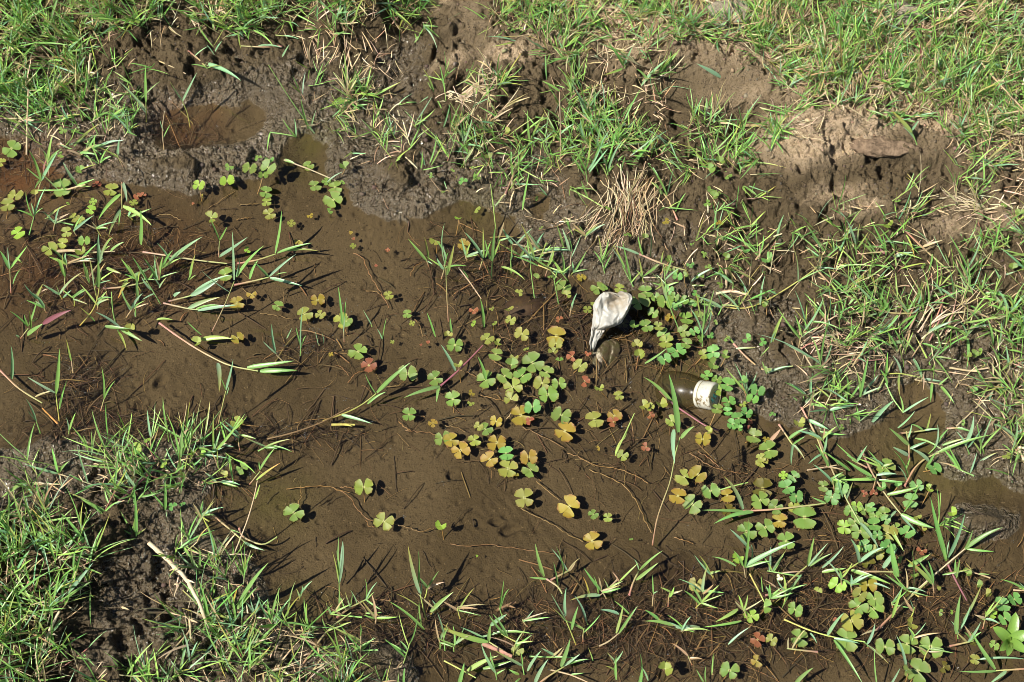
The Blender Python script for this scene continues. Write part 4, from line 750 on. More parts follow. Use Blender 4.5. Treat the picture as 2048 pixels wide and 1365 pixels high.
for line in SPR.strip().split('\n'):
    tk = line.split(); t_ = tk[0]; items = [parse(a) for a in tk[1:]]; nodes = []; stems = []; bl = []
    for kind, v, c in items:
        if kind in 'sr':
            pp = [T2P(t_, v[i], v[i+1]) for i in range(0, len(v), 2)]; b0 = hit(*pp[0]); zz = [b0[2]-.003 if kind == 's' else b0[2]+.002]; pts = [P(*pp[0], zz[0])]
            for q0, q1 in zip(pp, pp[1:]):
                G = np.linalg.norm(P(*q1)-P(*q0)); ln = math.hypot(q1[0]-q0[0], q1[1]-q0[1])+1e-6; u_ = (q0[1]-q1[1])/ln
                if kind == 's': z = zz[-1]+G*(.25+.75*max(u_, 0))
                else:
                    z = float(hit(*q1)[2])+.002+.004*random.random()
                zz.append(z); pts.append(P(*q1, z))
            stems.append((pts, c, kind))
            nodes += [(q[0], q[1], z) for q, z in zip(pp, zz)]
            for k in range(len(pp)-1):
                for f in (.33, .66): nodes.append((pp[k][0]*(1-f)+pp[k+1][0]*f, pp[k][1]*(1-f)+pp[k+1][1]*f, zz[k]*(1-f)+zz[k+1]*f))
    for kind, v, c in items:
        if kind != 'b': continue
        q0 = T2P(t_, v[0], v[1]); q1 = T2P(t_, v[2], v[3])
        nd = min(nodes, key=lambda m: math.hypot(m[0]-q0[0], m[1]-q0[1])) if nodes else None
        z0 = nd[2] if nd and math.hypot(nd[0]-q0[0], nd[1]-q0[1]) < 30 else hit(*q0)[2]
        G = np.linalg.norm(P(*q1)-P(*q0)); u_ = (q0[1]-q1[1])/(math.hypot(q1[0]-q0[0], q1[1]-q0[1])+1e-6)
        rise = (.16+.75*u_ if u_ > 0 else .16+.14*u_)*random.uniform(.8, 1.2)
        z1 = max(z0+G*rise, float(hit(*q1)[2])+.0015)
        bl.append((P(*q0, z0), P(*q1, z1), v[4]*.98/K*mpp(*q0), c, u_))
    allp = np.array([q for st in stems for q in st[0]]+[b[0] for b in bl]); px, py = T2P(t_, *items[0][1][:2])
    org = allp[np.argmin(allp[:, 2])].copy()
    single = len(bl)+len(stems) == 1
    nm = ('grass_shoot' if bl else 'grass_stalk') if single else 'grass_sprig'
    if single: root = None
    else: root = bpy.data.objects.new(nm, None); sc.collection.objects.link(root); root.location = org; root.empty_display_size = .01
    for pts, c, kind in stems:
        q = smoothline(np.array(pts)-org, max(6, 3*len(pts))); m = len(q); r0 = .0011 if kind == 'r' else .0009
        if c in 'wpu' and kind == 'r': r0 = .0014
        r = r0*(1-.35*np.linspace(0, 1, m)); r = r*(1+.25*(np.arange(m) % 3 == 0)); ca = jit(COL[c]); cb = jit(COL['l' if c in 'pgyl' else c])
        cc = ca[None]*(1-np.linspace(0, .7, m))[:, None]+cb[None]*np.linspace(0, .7, m)[:, None]
        v, f, cl = tubes(q[None], r[None], cc[None], 6); me = make_mesh('stem', v, f, M['stem'], cl)
        if single: root = link(nm, me, None, org)
        else: link('stem', me, root)
    for b in bl:
        a = blade_arrays(b[0]-org, b[1]-org, *b[2:]); v, f, cl = blades(*a); me = make_mesh('blade', v, f, M['blade'], cl)
        if single: root = link(nm, me, None, org)
        else: link('blade', me, root)
    tag(root, None, 'grass', 'single grass sprigs in the water and on the mud')
    runner = any(k == 'r' for _, _, k in stems); sc_ = {'p': 'pink-stemmed', 'u': 'purple-stemmed', 'y': 'yellow-stemmed', 't': 'tan-stemmed', 'g': 'green', 'w': 'straw-stemmed', 'l': 'pale-stemmed', 'o': 'orange-stemmed', 'k': 'brown-stemmed', 'd': 'dark'}[stems[0][1]] if stems else 'green'
    k = len(bl)
    desc = (f"{'creeping' if runner else 'upright'} {sc_} grass with {NW[min(k, 12)]} blade{'s' if k != 1 else ''}" if stems and k else 'lone green grass blade' if k == 1 else 'pair of grass blades' if k else f'bare {sc_} grass stalk')
    later(root, desc, px, py); nsp += 1
# the purple blade, its own thing
p0 = P(*T2P('D', 250, 575), .02); p1 = P(*T2P('D', 415, 495), .045)
v, f, cl = blades(p0*0, (p1-p0)/2+np.array([0, 0, .006]), p1-p0, 30/K*mpp(100, 630), (0.2, -.5, 1), COL['u'], COL['u'])
tag(link('grass_shoot', make_mesh('blade', v, f, M['blade'], cl), None, p0), 'broad purple grass blade held above the water among green blades', 'grass', 'single grass sprigs in the water and on the mud')
print('SPRIGS', nsp)

# ------------------------------------------------------------------ turf (nobody could count it)
def poly_px(pts): return np.array([P(a, b)[:2] for a, b in pts])
TURF = [
 ([(360, -100), (650, -100), (650, 60), (520, 90), (400, 85)], 34, .036, .15), ([(600, -100), (880, -100), (850, 80), (790, 140), (720, 190), (640, 130)], 30, .038, .2), ([(1160, 180), (1320, 160), (1340, 330), (1200, 350)], 22, .034, .15), ([(0, 130), (160, 130), (180, 230), (0, 260)], 16, .034, .2), ([(900, 210), (1010, 200), (1030, 330), (920, 340)], 16, .032, .2),  # polygon, sprigs per square decimetre, mean blade length m, dryness
 ([(-300, -250), (640, -250), (625, 40), (520, 95), (400, 100), (250, 105), (190, 140), (150, 200), (40, 230), (-300, 250)], 44, .036, .22),
 ([(600, -200), (860, -200), (850, 60), (800, 90), (790, 150), (740, 220), (680, 200), (640, 140), (580, 70)], 44, .034, .25),
 ([(960, -250), (2350, -250), (2350, 420), (2048, 430), (1950, 380), (1880, 285), (1740, 255), (1600, 240), (1530, 190), (1440, 150), (1360, 150), (1290, 165), (1200, 190), (1140, 180), (1060, 130), (990, 100)], 66, .030, .42),
 ([(1860, 330), (2300, 330), (2300, 640), (2048, 560), (2000, 480), (1900, 430)], 34, .030, .25),
 ([(880, 200), (990, 190), (1010, 290), (900, 300)], 26, .026, .35), ([(1100, 220), (1330, 190), (1330, 360), (1150, 370)], 34, .030, .15),
 ([(1360, 290), (1520, 250), (1580, 330), (1500, 400), (1370, 390)], 30, .030, .1), ([(1540, 210), (1850, 240), (1880, 290), (1560, 290)], 36, .026, .45),
 ([(1540, 480), (1980, 430), (2300, 560), (2300, 980), (2030, 930), (1900, 760), (1820, 740), (1760, 800), (1600, 830), (1560, 700), (1500, 560)], 14, .032, .38),
 ([(1900, 600), (2300, 560), (2300, 950), (2000, 940), (1930, 780)], 17, .034, .3), ([(1560, 680), (1720, 640), (1790, 760), (1700, 840), (1600, 820)], 26, .034, .2),
 ([(1300, 420), (1540, 430), (1540, 640), (1440, 660), (1300, 580)], 13, .028, .2),
 ([(-300, 1010), (80, 1040), (200, 1120), (190, 1220), (130, 1300), (160, 1500), (-300, 1600)], 30, .042, .25),
 ([(60, 960), (200, 900), (240, 870), (470, 890), (440, 960), (300, 1010), (200, 1060), (90, 1030)], 22, .036, .2),
 ([(340, 1080), (480, 1120), (560, 1240), (740, 1290), (700, 1500), (420, 1500), (400, 1300), (340, 1200)], 26, .038, .3),
 ([(180, 1330), (420, 1340), (420, 1500), (150, 1500)], 14, .034, .1), ([(640, 1330), (1050, 1350), (1050, 1500), (640, 1500)], 14, .03, .1),
 ([(0, 180), (200, 130), (330, 160), (230, 330), (60, 290)], 16, .030, .2), ([(560, 90), (800, 180), (860, 380), (700, 330), (600, 200)], 9, .026, .3),
 ([(880, 300), (1150, 300), (1150, 500), (1050, 430), (900, 380)], 13, .028, .2), ([(1720, 1000), (1900, 1000), (1950, 1200), (1720, 1160)], 4, .03, .1),
]
BL, DR, ST, CL = [], [], [], []
def put(lst, *a): lst.append(a)
for pts, dens, ml, dryf in TURF:
    pg = poly_px(pts); lo, hi = pg.min(0), pg.max(0); area = (hi-lo).prod()*100
    n = int(area*dens*2.05); xs = rng.uniform(lo[0], hi[0], n); ys = rng.uniform(lo[1], hi[1], n)
    ok = inside(xs, ys, pg) & (fbm(xs*16, ys*16, 2, 71) > .36) & (hgt(xs, ys) > -.006); xs, ys = xs[ok], ys[ok]; zs = hgt(xs, ys)
    for x, y, z in zip(xs, ys, zs):
        b = np.array([x, y, z-.002]); az = random.uniform(0, 2*PI); ti = random.uniform(.3, 1.35)
        dv = np.array([math.cos(az)*math.sin(ti), math.sin(az)*math.sin(ti), math.cos(ti)]); L = ml*random.uniform(.4, 1.1); top = b+dv*L
        dead = random.random() < dryf*.55
        cs = jit(COL['w'] if dead or random.random() < .35 else COL['p'] if random.random() < .25 else COL['l'], .2)
        put(ST, b, (b+top)/2+np.array([0, 0, -L*.05]), top, cs)
        kb = random.randint(2, 5)
        for q in range(kb):
            f = .25+.75*(q+1)/kb; p = b+dv*L*f; a2 = az+random.choice((-1, 1))*random.uniform(.2, 1.5); t2 = min(1.5, max(.45, ti+random.uniform(-.3, .6)))
            if q == kb-1: a2 = az+random.uniform(-.3, .3); t2 = ti*random.uniform(.5, 1)
            d2 = np.array([math.cos(a2)*math.sin(t2), math.sin(a2)*math.sin(t2), math.cos(t2)]); l2 = ml*random.uniform(.5, 1.7)
            e = p+d2*l2; e[2] = max(e[2], z+.002); c = jit(COL[random.choice('ggglbl')], .24)
            if dead: c = jit(COL[random.choice('twwt')], .2)
            w_ = random.uniform(.0012, .0028)*(1.15 if ml > .033 else 1)
            put(BL, p, (p+e)/2+np.array([random.uniform(-.1, .1)*l2, random.uniform(-.1, .1)*l2, l2*random.uniform(.02, .14)]), e, w_,
                (random.uniform(-.8, .8), random.uniform(-.8, .5), 1.), c*.9, c*np.array([1.03, 1.03, .95]) if random.random() < .88 else jit(COL['y'], .2))
    # flat dead litter under the turf
    n = int(area*dens*(.8+3.0*dryf)); xs = rng.uniform(lo[0], hi[0], n); ys = rng.uniform(lo[1], hi[1], n); ok = inside(xs, ys, pg) & (hgt(xs, ys) > .002); xs, ys = xs[ok], ys[ok]
    for x, y in zip(xs, ys):
        a = random.uniform(0, 2*PI); L = random.uniform(.008, .035); e = np.array([x+math.cos(a)*L, y+math.sin(a)*L, 0]); z0 = float(hgt(x, y)); z1 = float(hgt(e[0], e[1]))
        lift = random.uniform(.001, .010); b = np.array([x, y, z0+lift]); e[2] = z1+random.uniform(.001, .012)
        put(DR, b, (b+e)/2+np.array([random.uniform(-.2, .2)*L, random.uniform(-.2, .2)*L, .002]), e, random.uniform(.0007, .0022), (random.uniform(-.6, .6), random.uniform(-.8, .4), 1.), jit(COL[random.choice('wttk')], .25), jit(COL['t'], .2))
def batch(lst): return [np.array([a[k] for a in lst]) for k in range(7)]
v, f, cl = blades(*batch(BL))
S0 = np.array([a[0] for a in ST]); S1 = np.array([a[1] for a in ST]); S2 = np.array([a[2] for a in ST]); t = np.linspace(0, 1, 4)[None, :, None]
pts = (1-t)**2*S0[:, None]+2*t*(1-t)*S1[:, None]+t*t*S2[:, None]; v2, f2, c2 = tubes(pts, .00075, np.array([a[3] for a in ST])[:, None], 4)
V, F, C_ = merge([(v, f, cl), (v2, f2, c2)])
tag(link('grass', make_mesh('grass', V, F, M['blade'], C_)), 'dense green turf growing on the mud bank around the puddle', 'grass', None, 'stuff')
v, f, cl = blades(*batch(DR)); tag(link('dry_grass', make_mesh('dry_grass', v, f, M['dead'], cl)), 'dry tan grass litter lying between the living turf', 'dry grass', None, 'stuff')
print('TURF blades', len(BL), 'dry', len(DR))

# ------------------------------------------------------------------ sunken root fibres
FB = [((250, 560, 230, 60), 120), ((150, 460, 150, 50), 90), ((1650, 1150, 380, 90), 200), ((1250, 1300, 400, 50), 140), ((1150, 760, 160, 60), 90), ((900, 620, 200, 60), 80), ((200, 520, 230, 100), 620), ((160, 770, 70, 70), 260), ((260, 850, 210, 24), 260), ((60, 330, 110, 60), 130), ((370, 255, 70, 40), 90), ((1110, 650, 150, 80), 330), ((1000, 520, 150, 55), 260),
      ((1700, 1190, 400, 70), 760), ((1150, 1240, 260, 60), 420), ((1500, 1290, 430, 70), 420), ((780, 1240, 150, 50), 220), ((620, 690, 70, 40), 90), ((1500, 960, 180, 60), 160), ((1240, 880, 150, 70), 120),
      ((1330, 700, 120, 50), 140), ((1780, 1080, 160, 60), 220), ((700, 900, 600, 300), 150), ((900, 800, 260, 120), 90), ((420, 960, 60, 60), 100), ((620, 860, 120, 22), 120)]
FP, FC, FR = [], [], []
for (a, b, rx, ry), n in FB:
    for _ in range(int(n*1.3)):
        px, py = a+random.gauss(0, .62)*rx, b+random.gauss(0, .62)*ry; p = P(px, py)
        if hgt(p[0], p[1]) > .004: continue
        L = random.uniform(.008, .045); th = random.uniform(0, 2*PI); cu = random.uniform(-1.2, 1.2); m = 7; q = []
        x, y = p[0], p[1]; zb = random.uniform(.0005, .009); st = random.random() < .22; L = L*1.6 if st else L; cu = cu*.15 if st else cu
        for k in range(m):
            q.append((x, y, min(float(hgt(x, y))+zb*math.sin(PI*(k+.5)/m)+.0006, -.0006) if hgt(x, y) < -.001 else float(hgt(x, y))+.0006)); x += math.cos(th)*L/m; y += math.sin(th)*L/m; th += cu/m+random.uniform(-.25, .25)*(.2 if st else 1)
        FP.append(q); r = random.random(); FC.append(jit((.09, .055, .027) if r < .35 else (.045, .03, .015) if r < .85 else (.20, .13, .06), .25)); FR.append(random.choice((.0004, .0006, .0010)) if st else random.choice((.0002, .0003, .0003, .0005)))
v, f, cl = tubes(np.array(FP), np.array(FR)[:, None], np.array(FC)[:, None], 4)
tag(link('root_fibres', make_mesh('root_fibres', v, f, M['dead'], cl)), 'fine brown root fibres and rotten stems lying on the puddle bed', 'roots', None, 'stuff')

# ------------------------------------------------------------------ clover runners, one by one
RUN = """H 0,230,40,228,85,240|H 0,250,60,290,100,360,160,418,210,430|H 150,420,170,462,215,455|H 320,445,390,462,450,490,500,482,545,470|H 640,558,730,575,860,565,960,578,1080,595,1180,605,1275,625
H 1050,350,1130,400,1240,450,1320,505,1410,545|H 1320,30,1400,60,1480,105,1620,125,1700,155,1790,205|H 1450,125,1540,165,1640,215,1690,270,1740,350,1780,440,1810,495|H 1140,195,1200,250,1270,300
E 800,985,870,1000,950,1020|E 610,1160,670,1175,730,1200|E 380,1190,470,1200,570,1220|E 340,1140,380,1180,410,1190|E 1060,1170,1180,1230,1300,1290|E 410,295,430,240,475,215|E 75,160,130,180,170,290,240,400,285,480|E 430,540,460,580,480,640
E 45,915,90,860,135,845|E 1555,648,1620,660,1680,640,1720,610|E 270,938,340,935,370,905|E 150,380,210,385,245,410|E 1030,1040,1010,1080,960,1130w|E 1050,990,1100,995,1150,1000|E 690,840,760,860,800,890|A 905,1248,980,1245,1050,1275
A 130,800,150,860,240,920|A 1390,1190,1440,1188,1500,1180|G 1660,240,1780,225,1900,225,2030,260|G 1730,330,1750,280,1745,220|A 1370,1275,1420,1265,1460,1262|I 0,520,60,540,110,555|I 90,30,190,100,300,140,430,150
I 20,930,60,960,90,985|I 370,1000,500,1050,620,1080|I 140,20,200,60,260,110|D 1510,512,1600,525,1700,545|B 560,1100,640,1115,700,1070|B 690,1290,770,1330,830,1350|B 755,1240,770,1290,800,1320|B 180,950,210,1100,270,1180,310,1290
B 1070,1250,1170,1280,1280,1310|B 1215,950,1290,1070,1310,1160|E 880,780,950,830,990,850|I 1935,860,1950,830,1968,795"""
for it in RUN.replace('\n', '|').split('|'):
    t_, v = it.split(); wv = v[-1] == 'w'; v = [float(a) for a in v.rstrip('w').split(',')]; pp = [T2P(t_, v[i], v[i+1]) for i in range(0, len(v), 2)]
    pts = []
    for q in pp:
        p = P(*q, 0); h_ = float(hgt(p[0], p[1])); z = max(h_+.0015, -.007) if h_ < 0 else float(hit(*q)[2])+.0015; pts.append(P(*q, z))
    pts[0][2] -= .002; pts[-1][2] -= .002; org = pts[0].copy(); q = smoothline(np.array(pts)-org, 4*len(pts)); m = len(q)
    q[1:-1] += rng.normal(0, .0006, (m-2, 3))*[1, 1, .3]
    v_, f, cl = tubes(q[None], .00062*(1+.45*np.sin(np.arange(m)*1.7)*rng.uniform(.3, 1, m))[None], (jit((.20, .125, .055)) if not wv else np.array(COL['w']))[None, None], 6)
    o = link('clover_runner', make_mesh('clover_runner', v_, f, M['stem'], cl), None, org); tag(o, None, 'runner', 'thin brown clover runners'); later(o, 'thin brown creeping clover stem', *pp[0])

# ------------------------------------------------------------------ straw stalks, sticks, sheaths
def stalk(name, t_, pts, r, c, label, cat, zs=None, joints=False):
    pp = [T2P(t_, pts[i], pts[i+1]) for i in range(0, len(pts), 2)]; zs = zs or [.004]*len(pp)
    P3 = [P(*q, hit(*q)[2]+z) for q, z in zip(pp, zs)]; org = P3[0].copy(); q = smoothline(np.array(P3)-org, 6*len(pp)); m = len(q)
    rr = r*(1-.3*np.linspace(0, 1, m))
    if joints: rr = rr*(1+.22*(np.arange(m) % 7 == 3)); q[1:-1] += rng.normal(0, .0003, (m-2, 3))
    cc = np.array([jit(COL[c], .12) for _ in range(m)])
    root = bpy.data.objects.new(name, None); sc.collection.objects.link(root); root.location = org; root.empty_display_size = .01
    v, f, cl = tubes(q[None], rr[None], cc[None], 8); link('stem', make_mesh('stem', v, f, M['dead'], cl), root)
    k = m//2; e = q[k]+np.array([.012, -.006, .006]); v, f, cl = blades(q[k], (q[k]+e)/2+np.array([0, 0, .003]), e, .003, (0, -.4, 1), COL[c], COL[c]); link('sheath', make_mesh('sheath', v, f, M['dead'], cl), root)
    tag(root, label, cat, 'dry stalks'); return root
stalk('straw_stalk', 'G', [865, 555, 970, 650, 1080, 760, 1150, 885, 1215, 1055], .0030, 'w', 'thick pale straw stalk leaning diagonally across the lower grass clump', 'stalk', [.030, .034, .034, .028, .006], True)
stalk('straw_stalk', 'G', [235, 1215, 290, 1060, 345, 950], .0026, 'w', 'pale jointed straw stalk standing in shade beside dense lower turf', 'stalk', [.004, .016, .03], True)
stalk('straw_stalk', 'A', [505, 570, 512, 450, 525, 315], .0024, 'w', 'upright pale straw stalk on the dark bank beside the little round pool', 'stalk', [.0, .02, .045], True)
stalk('straw_stalk', 'A', [155, 900, 158, 700, 165, 520], .0016, 't', 'thin upright tan stalk standing where dark bank meets brown water', 'stalk', [.0, .02, .04])
stalk('straw_stalk', 'B', [850, 330, 808, 420, 805, 520], .0012, 'w', 'thin bent straw standing on the bare soil above the straw bundle', 'stalk', [.012, .01, .004])
stalk('straw_stalk', 'B', [805, 525, 845, 550, 893, 583], .0018, 't', 'short tan straw lying flat on crumbly soil under the bent straw', 'stalk')
stalk('straw_stalk', 'F', [300, 400, 305, 330, 300, 250], .0022, 't', 'short tan stub standing on the muddy bank among green blades', 'stalk', [0, .01, .02])
stalk('straw_stalk', 'F', [245, 400, 330, 385, 430, 405], .0019, 'w', 'pale straw lying flat over dark mud between grass stems', 'stalk')
stalk('straw_stalk', 'F', [2033, 1365, 1985, 1270, 1960, 1230], .0022, 'w', 'pale straw reaching down the wet mud at the photo edge', 'stalk', [.004, .008, .008])
stalk('straw_stalk', 'F', [1600, 830, 1720, 850, 1835, 830], .0016, 't', 'thin tan straw lying over dark mud near small green clovers', 'stalk')
stalk('straw_stalk', 'G', [860, 960, 980, 960, 1100, 985, 1110, 1060, 960, 1225], .0014, 't', 'muddy forked root bending over the wet mud hollow', 'stalk', [.012, .016, .012, .006, .003])
stalk('orange_stick', 'H', [910, 948, 960, 922, 1020, 898], .0020, 'k', 'short orange-brown stick lying alone on the smooth puddle bed', 'stick', [.001, .001, .001], True)
stalk('stem_piece', 'H', [830, 1140, 910, 1175, 1000, 1215], .0032, 'p', 'thick peeling pinkish stem piece floating beside small yellow clover', 'stick', [.001, .002, .002])
stalk('stem_piece', 'D', [1925, 1162, 1990, 1160, 2062, 1162], .0020, 'y', 'short yellow-tan leaf piece floating on open brown water', 'stick', [.001]*3)
stalk('stem_piece', 'D', [325, 155, 400, 150, 470, 148], .0026, 't', 'flat tan stem floating under the row of yellowish clovers', 'stick', [.0]*3)
stalk('stem_piece', 'C', [330, 620, 400, 690, 60, 760], .0001, 't', 'fine pale root on smooth brown mud of the hoof hollow', 'stick')
stalk('stem_piece', 'C', [1730, 300, 1830, 420, 1900, 500, 2033, 640], .0018, 't', 'long bare tan runner crossing dense turf in an arc', 'stick', [.02, .024, .024, .02])
stalk('stem_piece', 'C', [1640, 760, 1800, 700, 1930, 660, 2040, 640], .0020, 't', 'bare tan runner lying across the green turf under the arc-shaped one', 'stick', [.02, .022, .022, .02])
stalk('stem_piece', 'G', [600, 930, 700, 930, 800, 920], .0001, 't', 'thin tan thread on dark mud under the lower turf', 'stick')

def strands(cen, n, spread, L, ang, c, r, zlift, name, label, arch=.01):
    """a clump of dead roots or straw: its strands are parts"""
    cp = hit(*cen); root = bpy.data.objects.new(name, None); sc.collection.objects.link(root); root.location = cp; root.empty_display_size = .01
    for i in range(n):
        px, py = cen[0]+random.gauss(0, spread[0]), cen[1]+random.gauss(0, spread[1]); a = math.radians(ang(px-cen[0], py-cen[1])+random.gauss(0, 16)); l = random.uniform(*L)
        q0 = (px, py); b = hit(*q0); x, y = b[0], b[1]; m = 8; q = []; cu = random.uniform(-.9, .9)
        for k in range(m):
            z = float(hgt(x, y)); q.append((x-cp[0], y-cp[1], max(z, 0)-cp[2]+.001+random.uniform(.3, 1)*zlift*math.sin(PI*min(1, (k+.4)/m)))); x += math.cos(a)*l/m; y += math.sin(a)*l/m; a += cu/m+random.uniform(-.12, .12)
        q = np.array(q); q[:, 2] = np.convolve(np.r_[q[0, 2], q[:, 2], q[-1, 2]], [.25, .5, .25], 'valid')
        v, f, cl = tubes(q[None], random.uniform(*r)*(1-.5*np.linspace(0, 1, m))[None], jit(COL[random.choice(c)], .18)[None, None], 5)
        link('strand', make_mesh('strand', v, f, M['dead'], cl), root)
    tag(root, label, 'dead grass', 'dead grass clumps')
strands((1268, 372), 95, (38, 20), (.03, .075), lambda dx, dy: -100-dx*.55, 'twtkt', (.0004, .0010), .012, 'dead_root_clump', 'tangle of dead tan roots spilling down the bank beneath green grass')
strands((1235, 440), 60, (42, 22), (.025, .06), lambda dx, dy: -125+dx*.3, 'twktt', (.0004, .0009), .006, 'dead_root_clump', 'fan of combed brown dead roots on the mud right under the tangle')
strands((905, 192), 26, (16, 7), (.04, .07), lambda dx, dy: -8+dy*2.5, 'ww', (.0005, .0010), .007, 'straw_bundle', 'flattened bundle of pale straw on the bare soil by a grass clump')
strands((1585, 258), 24, (30, 12), (.03, .06), lambda dx, dy: -30+dx*1.5, 'ttw', (.0004, .0008), .005, 'straw_bundle', 'frayed pale straw bundle above the patch of dry tan soil')
strands((1640, 690), 24, (46, 18), (.03, .08), lambda dx, dy: 10, 'wwtp', (.0006, .0012), .012, 'straw_bundle', 'pale and pinkish straw tangle in the grass ring above the footprint puddle')
strands((1985, 420), 22, (30, 12), (.03, .08), lambda dx, dy: 170, 'wwt', (.0005, .0011), .01, 'straw_bundle', 'dry straw wisps on the bank by the photo edge beneath green turf')
strands((1860, 660), 20, (26, 14), (.04, .09), lambda dx, dy: 50, 'wwp', (.0008, .0014), .012, 'straw_bundle', 'pale pinkish straw bundle lying under long blades on the bank')

# ------------------------------------------------------------------ soil crumbs (stuff), stones and lumps (things)
def icolump(n_, seed, rough_):
    r_ = np.random.default_rng(seed); V = []; th = np.arange(n_)*2*PI/n_; rows = n_//2
    for i in range(rows+1):
        ph = PI*i/rows
        for t0 in th: V.append((math.sin(ph)*math.cos(t0), math.sin(ph)*math.sin(t0), math.cos(ph)))
    V = np.array(V); o = r_.uniform(0, 50, 3)
    k = 1+rough_*(fbm(V[:, 0]*1.6+o[0]+V[:, 2], V[:, 1]*1.6+o[1]-V[:, 2], 4, seed % 97)-.5)*2; V = V*k[:, None]; F = []
    for i in range(rows):
        for j in range(n_): a = i*n_+j; b = i*n_+(j+1) % n_; F.append((a, a+n_, b+n_, b))
    return V, np.array(F)
protos = [icolump(7, k, .5) for k in range(5)]; VV, FF, CCL = [], [], []; k0 = 0; nc = 0
cx_ = rng.uniform(-.95, .95, 34000); cy_ = rng.uniform(-.5, .72, 34000); hz = hgt(cx_, cy_); dz = bil(GX, GY, dry, cx_, cy_); sm = bil(GX, GY, smooth, cx_, cy_)
for x, y, z, q, s in zip(cx_, cy_, hz, dz, sm):
    if z < .004 or random.random() > .26+.6*q or random.random() < s: continue
    V0, F0 = protos[nc % 5]; r = random.uniform(.0008, .0022)*(1+1.2*(random.random() < .08)); a = random.uniform(0, 6.28); ca, sa = math.cos(a), math.sin(a)
    W_ = V0*[r, r*random.uniform(.7, 1), r*random.uniform(.6, .9)]; W_ = np.stack([W_[:, 0]*ca-W_[:, 1]*sa+x, W_[:, 0]*sa+W_[:, 1]*ca+y, W_[:, 2]+z+r*.3], 1); VV.append(W_); CCL.append(np.repeat(np.array([jit((.062+.26*q, .044+.19*q, .028+.12*q), .25)]), len(V0), 0)); FF.append(F0+k0); k0 += len(V0); nc += 1
tag(link('soil_crumbs', make_mesh('soil_crumbs', np.concatenate(VV), np.concatenate(FF), M['dead'], np.concatenate(CCL))), 'loose crumbs of brown and tan soil on the bank', 'soil', None, 'stuff')
print('CRUMBS', nc)
def stone(px, py, r, s, mat, name, label, cat, seed, sink=.3):
    V, F = icolump(40, seed, .6); p = hit(px, py); o = link(name, make_mesh(name, V*np.array([r*s[0], r*s[1], r*s[2]]), F, mat), None, (p[0], p[1], p[2]+r*s[2]*(1-sink*2)*.5)); tag(o, label, cat)
stone(1462, 26, .026, (1.3, .8, .4), M['stone'], 'stone', 'grey-tan flat stone at the top in the turf, the darker one', 'stone', 3)
stone(1806, 34, .022, (1.3, .75, .5), M['stone'], 'stone', 'pale grey stone showing through the turf above the tall sedge', 'stone', 14)
stone(1770, 296, .028, (1.6, .6, .3), M['clodrock'], 'stone', 'flat brown stone half buried under the turf edge', 'stone', 8, .6)
def dead_leaf(px, py, r, asp, rot, label, seed):
    c = P(px, py, -.009); n = 40; V = [(0, 0, .0012)]; F = []; ca, sa = math.cos(rot), math.sin(rot)
    for k in range(n):
        a = 2*PI*k/n; q = r*(1+.35*(float(vn(np.array(a*2.2+seed), np.array(seed*1.)))-.5)+.2*(float(vn(np.array(a*7.+seed), np.array(2.)))-.5)); x, y = q*math.cos(a), q*math.sin(a)*asp; V.append((x*ca-y*sa, x*sa+y*ca, .0006*math.sin(3*a+seed)))
    n1 = len(V)
    for x, y, z in V[:]: V.append((x, y, z-.0005))
    for k in range(n): k1, k2 = 1+k, 1+(k+1) % n; F += [(0, k1, k2), (n1, n1+k2, n1+k1), (k1, n1+k1, n1+k2), (k1, n1+k2, k2)]
    tag(link('sunken_leaf', make_mesh('sunken_leaf', V, F, M['darkwood'], smooth_=False), None, c), label, 'leaf')
dead_leaf(1052, 610, .030, .62, .5, 'dark rotten leaf sunken beneath small yellow clovers', 3.1)
dead_leaf(1146, 1215, .018, .8, 1.2, 'dark flat leaf lying under water between pale sprigs', 5.7)
dead_leaf(845, 1225, .012, .4, 1.2, 'faded leaf scrap lying on the smooth bed above the floating stem piece', 9.2)

# ------------------------------------------------------------------ broad-leaved seedling
bc = P(*T2P('I', 1945, 1130), .012); root = bpy.data.objects.new('seedling', None); sc.collection.objects.link(root); root.location = bc; root.empty_display_size = .01
for (x1, y1, wd) in [(1852, 1045, 62), (1985, 958, 62), (2060, 1075, 70), (1890, 1185, 46), (2040, 1195, 60), (1935, 1215, 46)]:
    p1 = P(*T2P('I', x1, y1), .030)-bc; v, f, cl = blades(p1*.04, p1*.5+np.array([0, 0, .007]), p1, wd/K*mpp(2000, 1280), (0, -.3, 1), (.155, .27, .05), (.17, .30, .055), 2.5)
    link('leaf', make_mesh('leaf', v, f, M['blade'], cl), root)
for (x1, y1) in [(1930, 1165), (1960, 1170), (1945, 1100)]:
    p1 = P(*T2P('I', x1, y1), .026)-bc; v, f, cl = blades(p1*.02, p1*.5+np.array([0, 0, .004]), p1, 22/K*mpp(2000, 1280), (0, -.3, 1), (.20, .30, .06), (.20, .30, .06), 2)
    link('young_leaf', make_mesh('young_leaf', v, f, M['blade'], cl), root)
v, f, cl = tubes(np.array([[(0, 0, -.03), (0, 0, -.01), (0, 0, .001)]]), .0018, np.array([.25, .3, .1])[None, None], 6); link('stem', make_mesh('stem', v, f, M['stem'], cl), root)
tag(root, 'light green seedling with a rosette of broad oval leaves at the puddle edge', 'seedling')

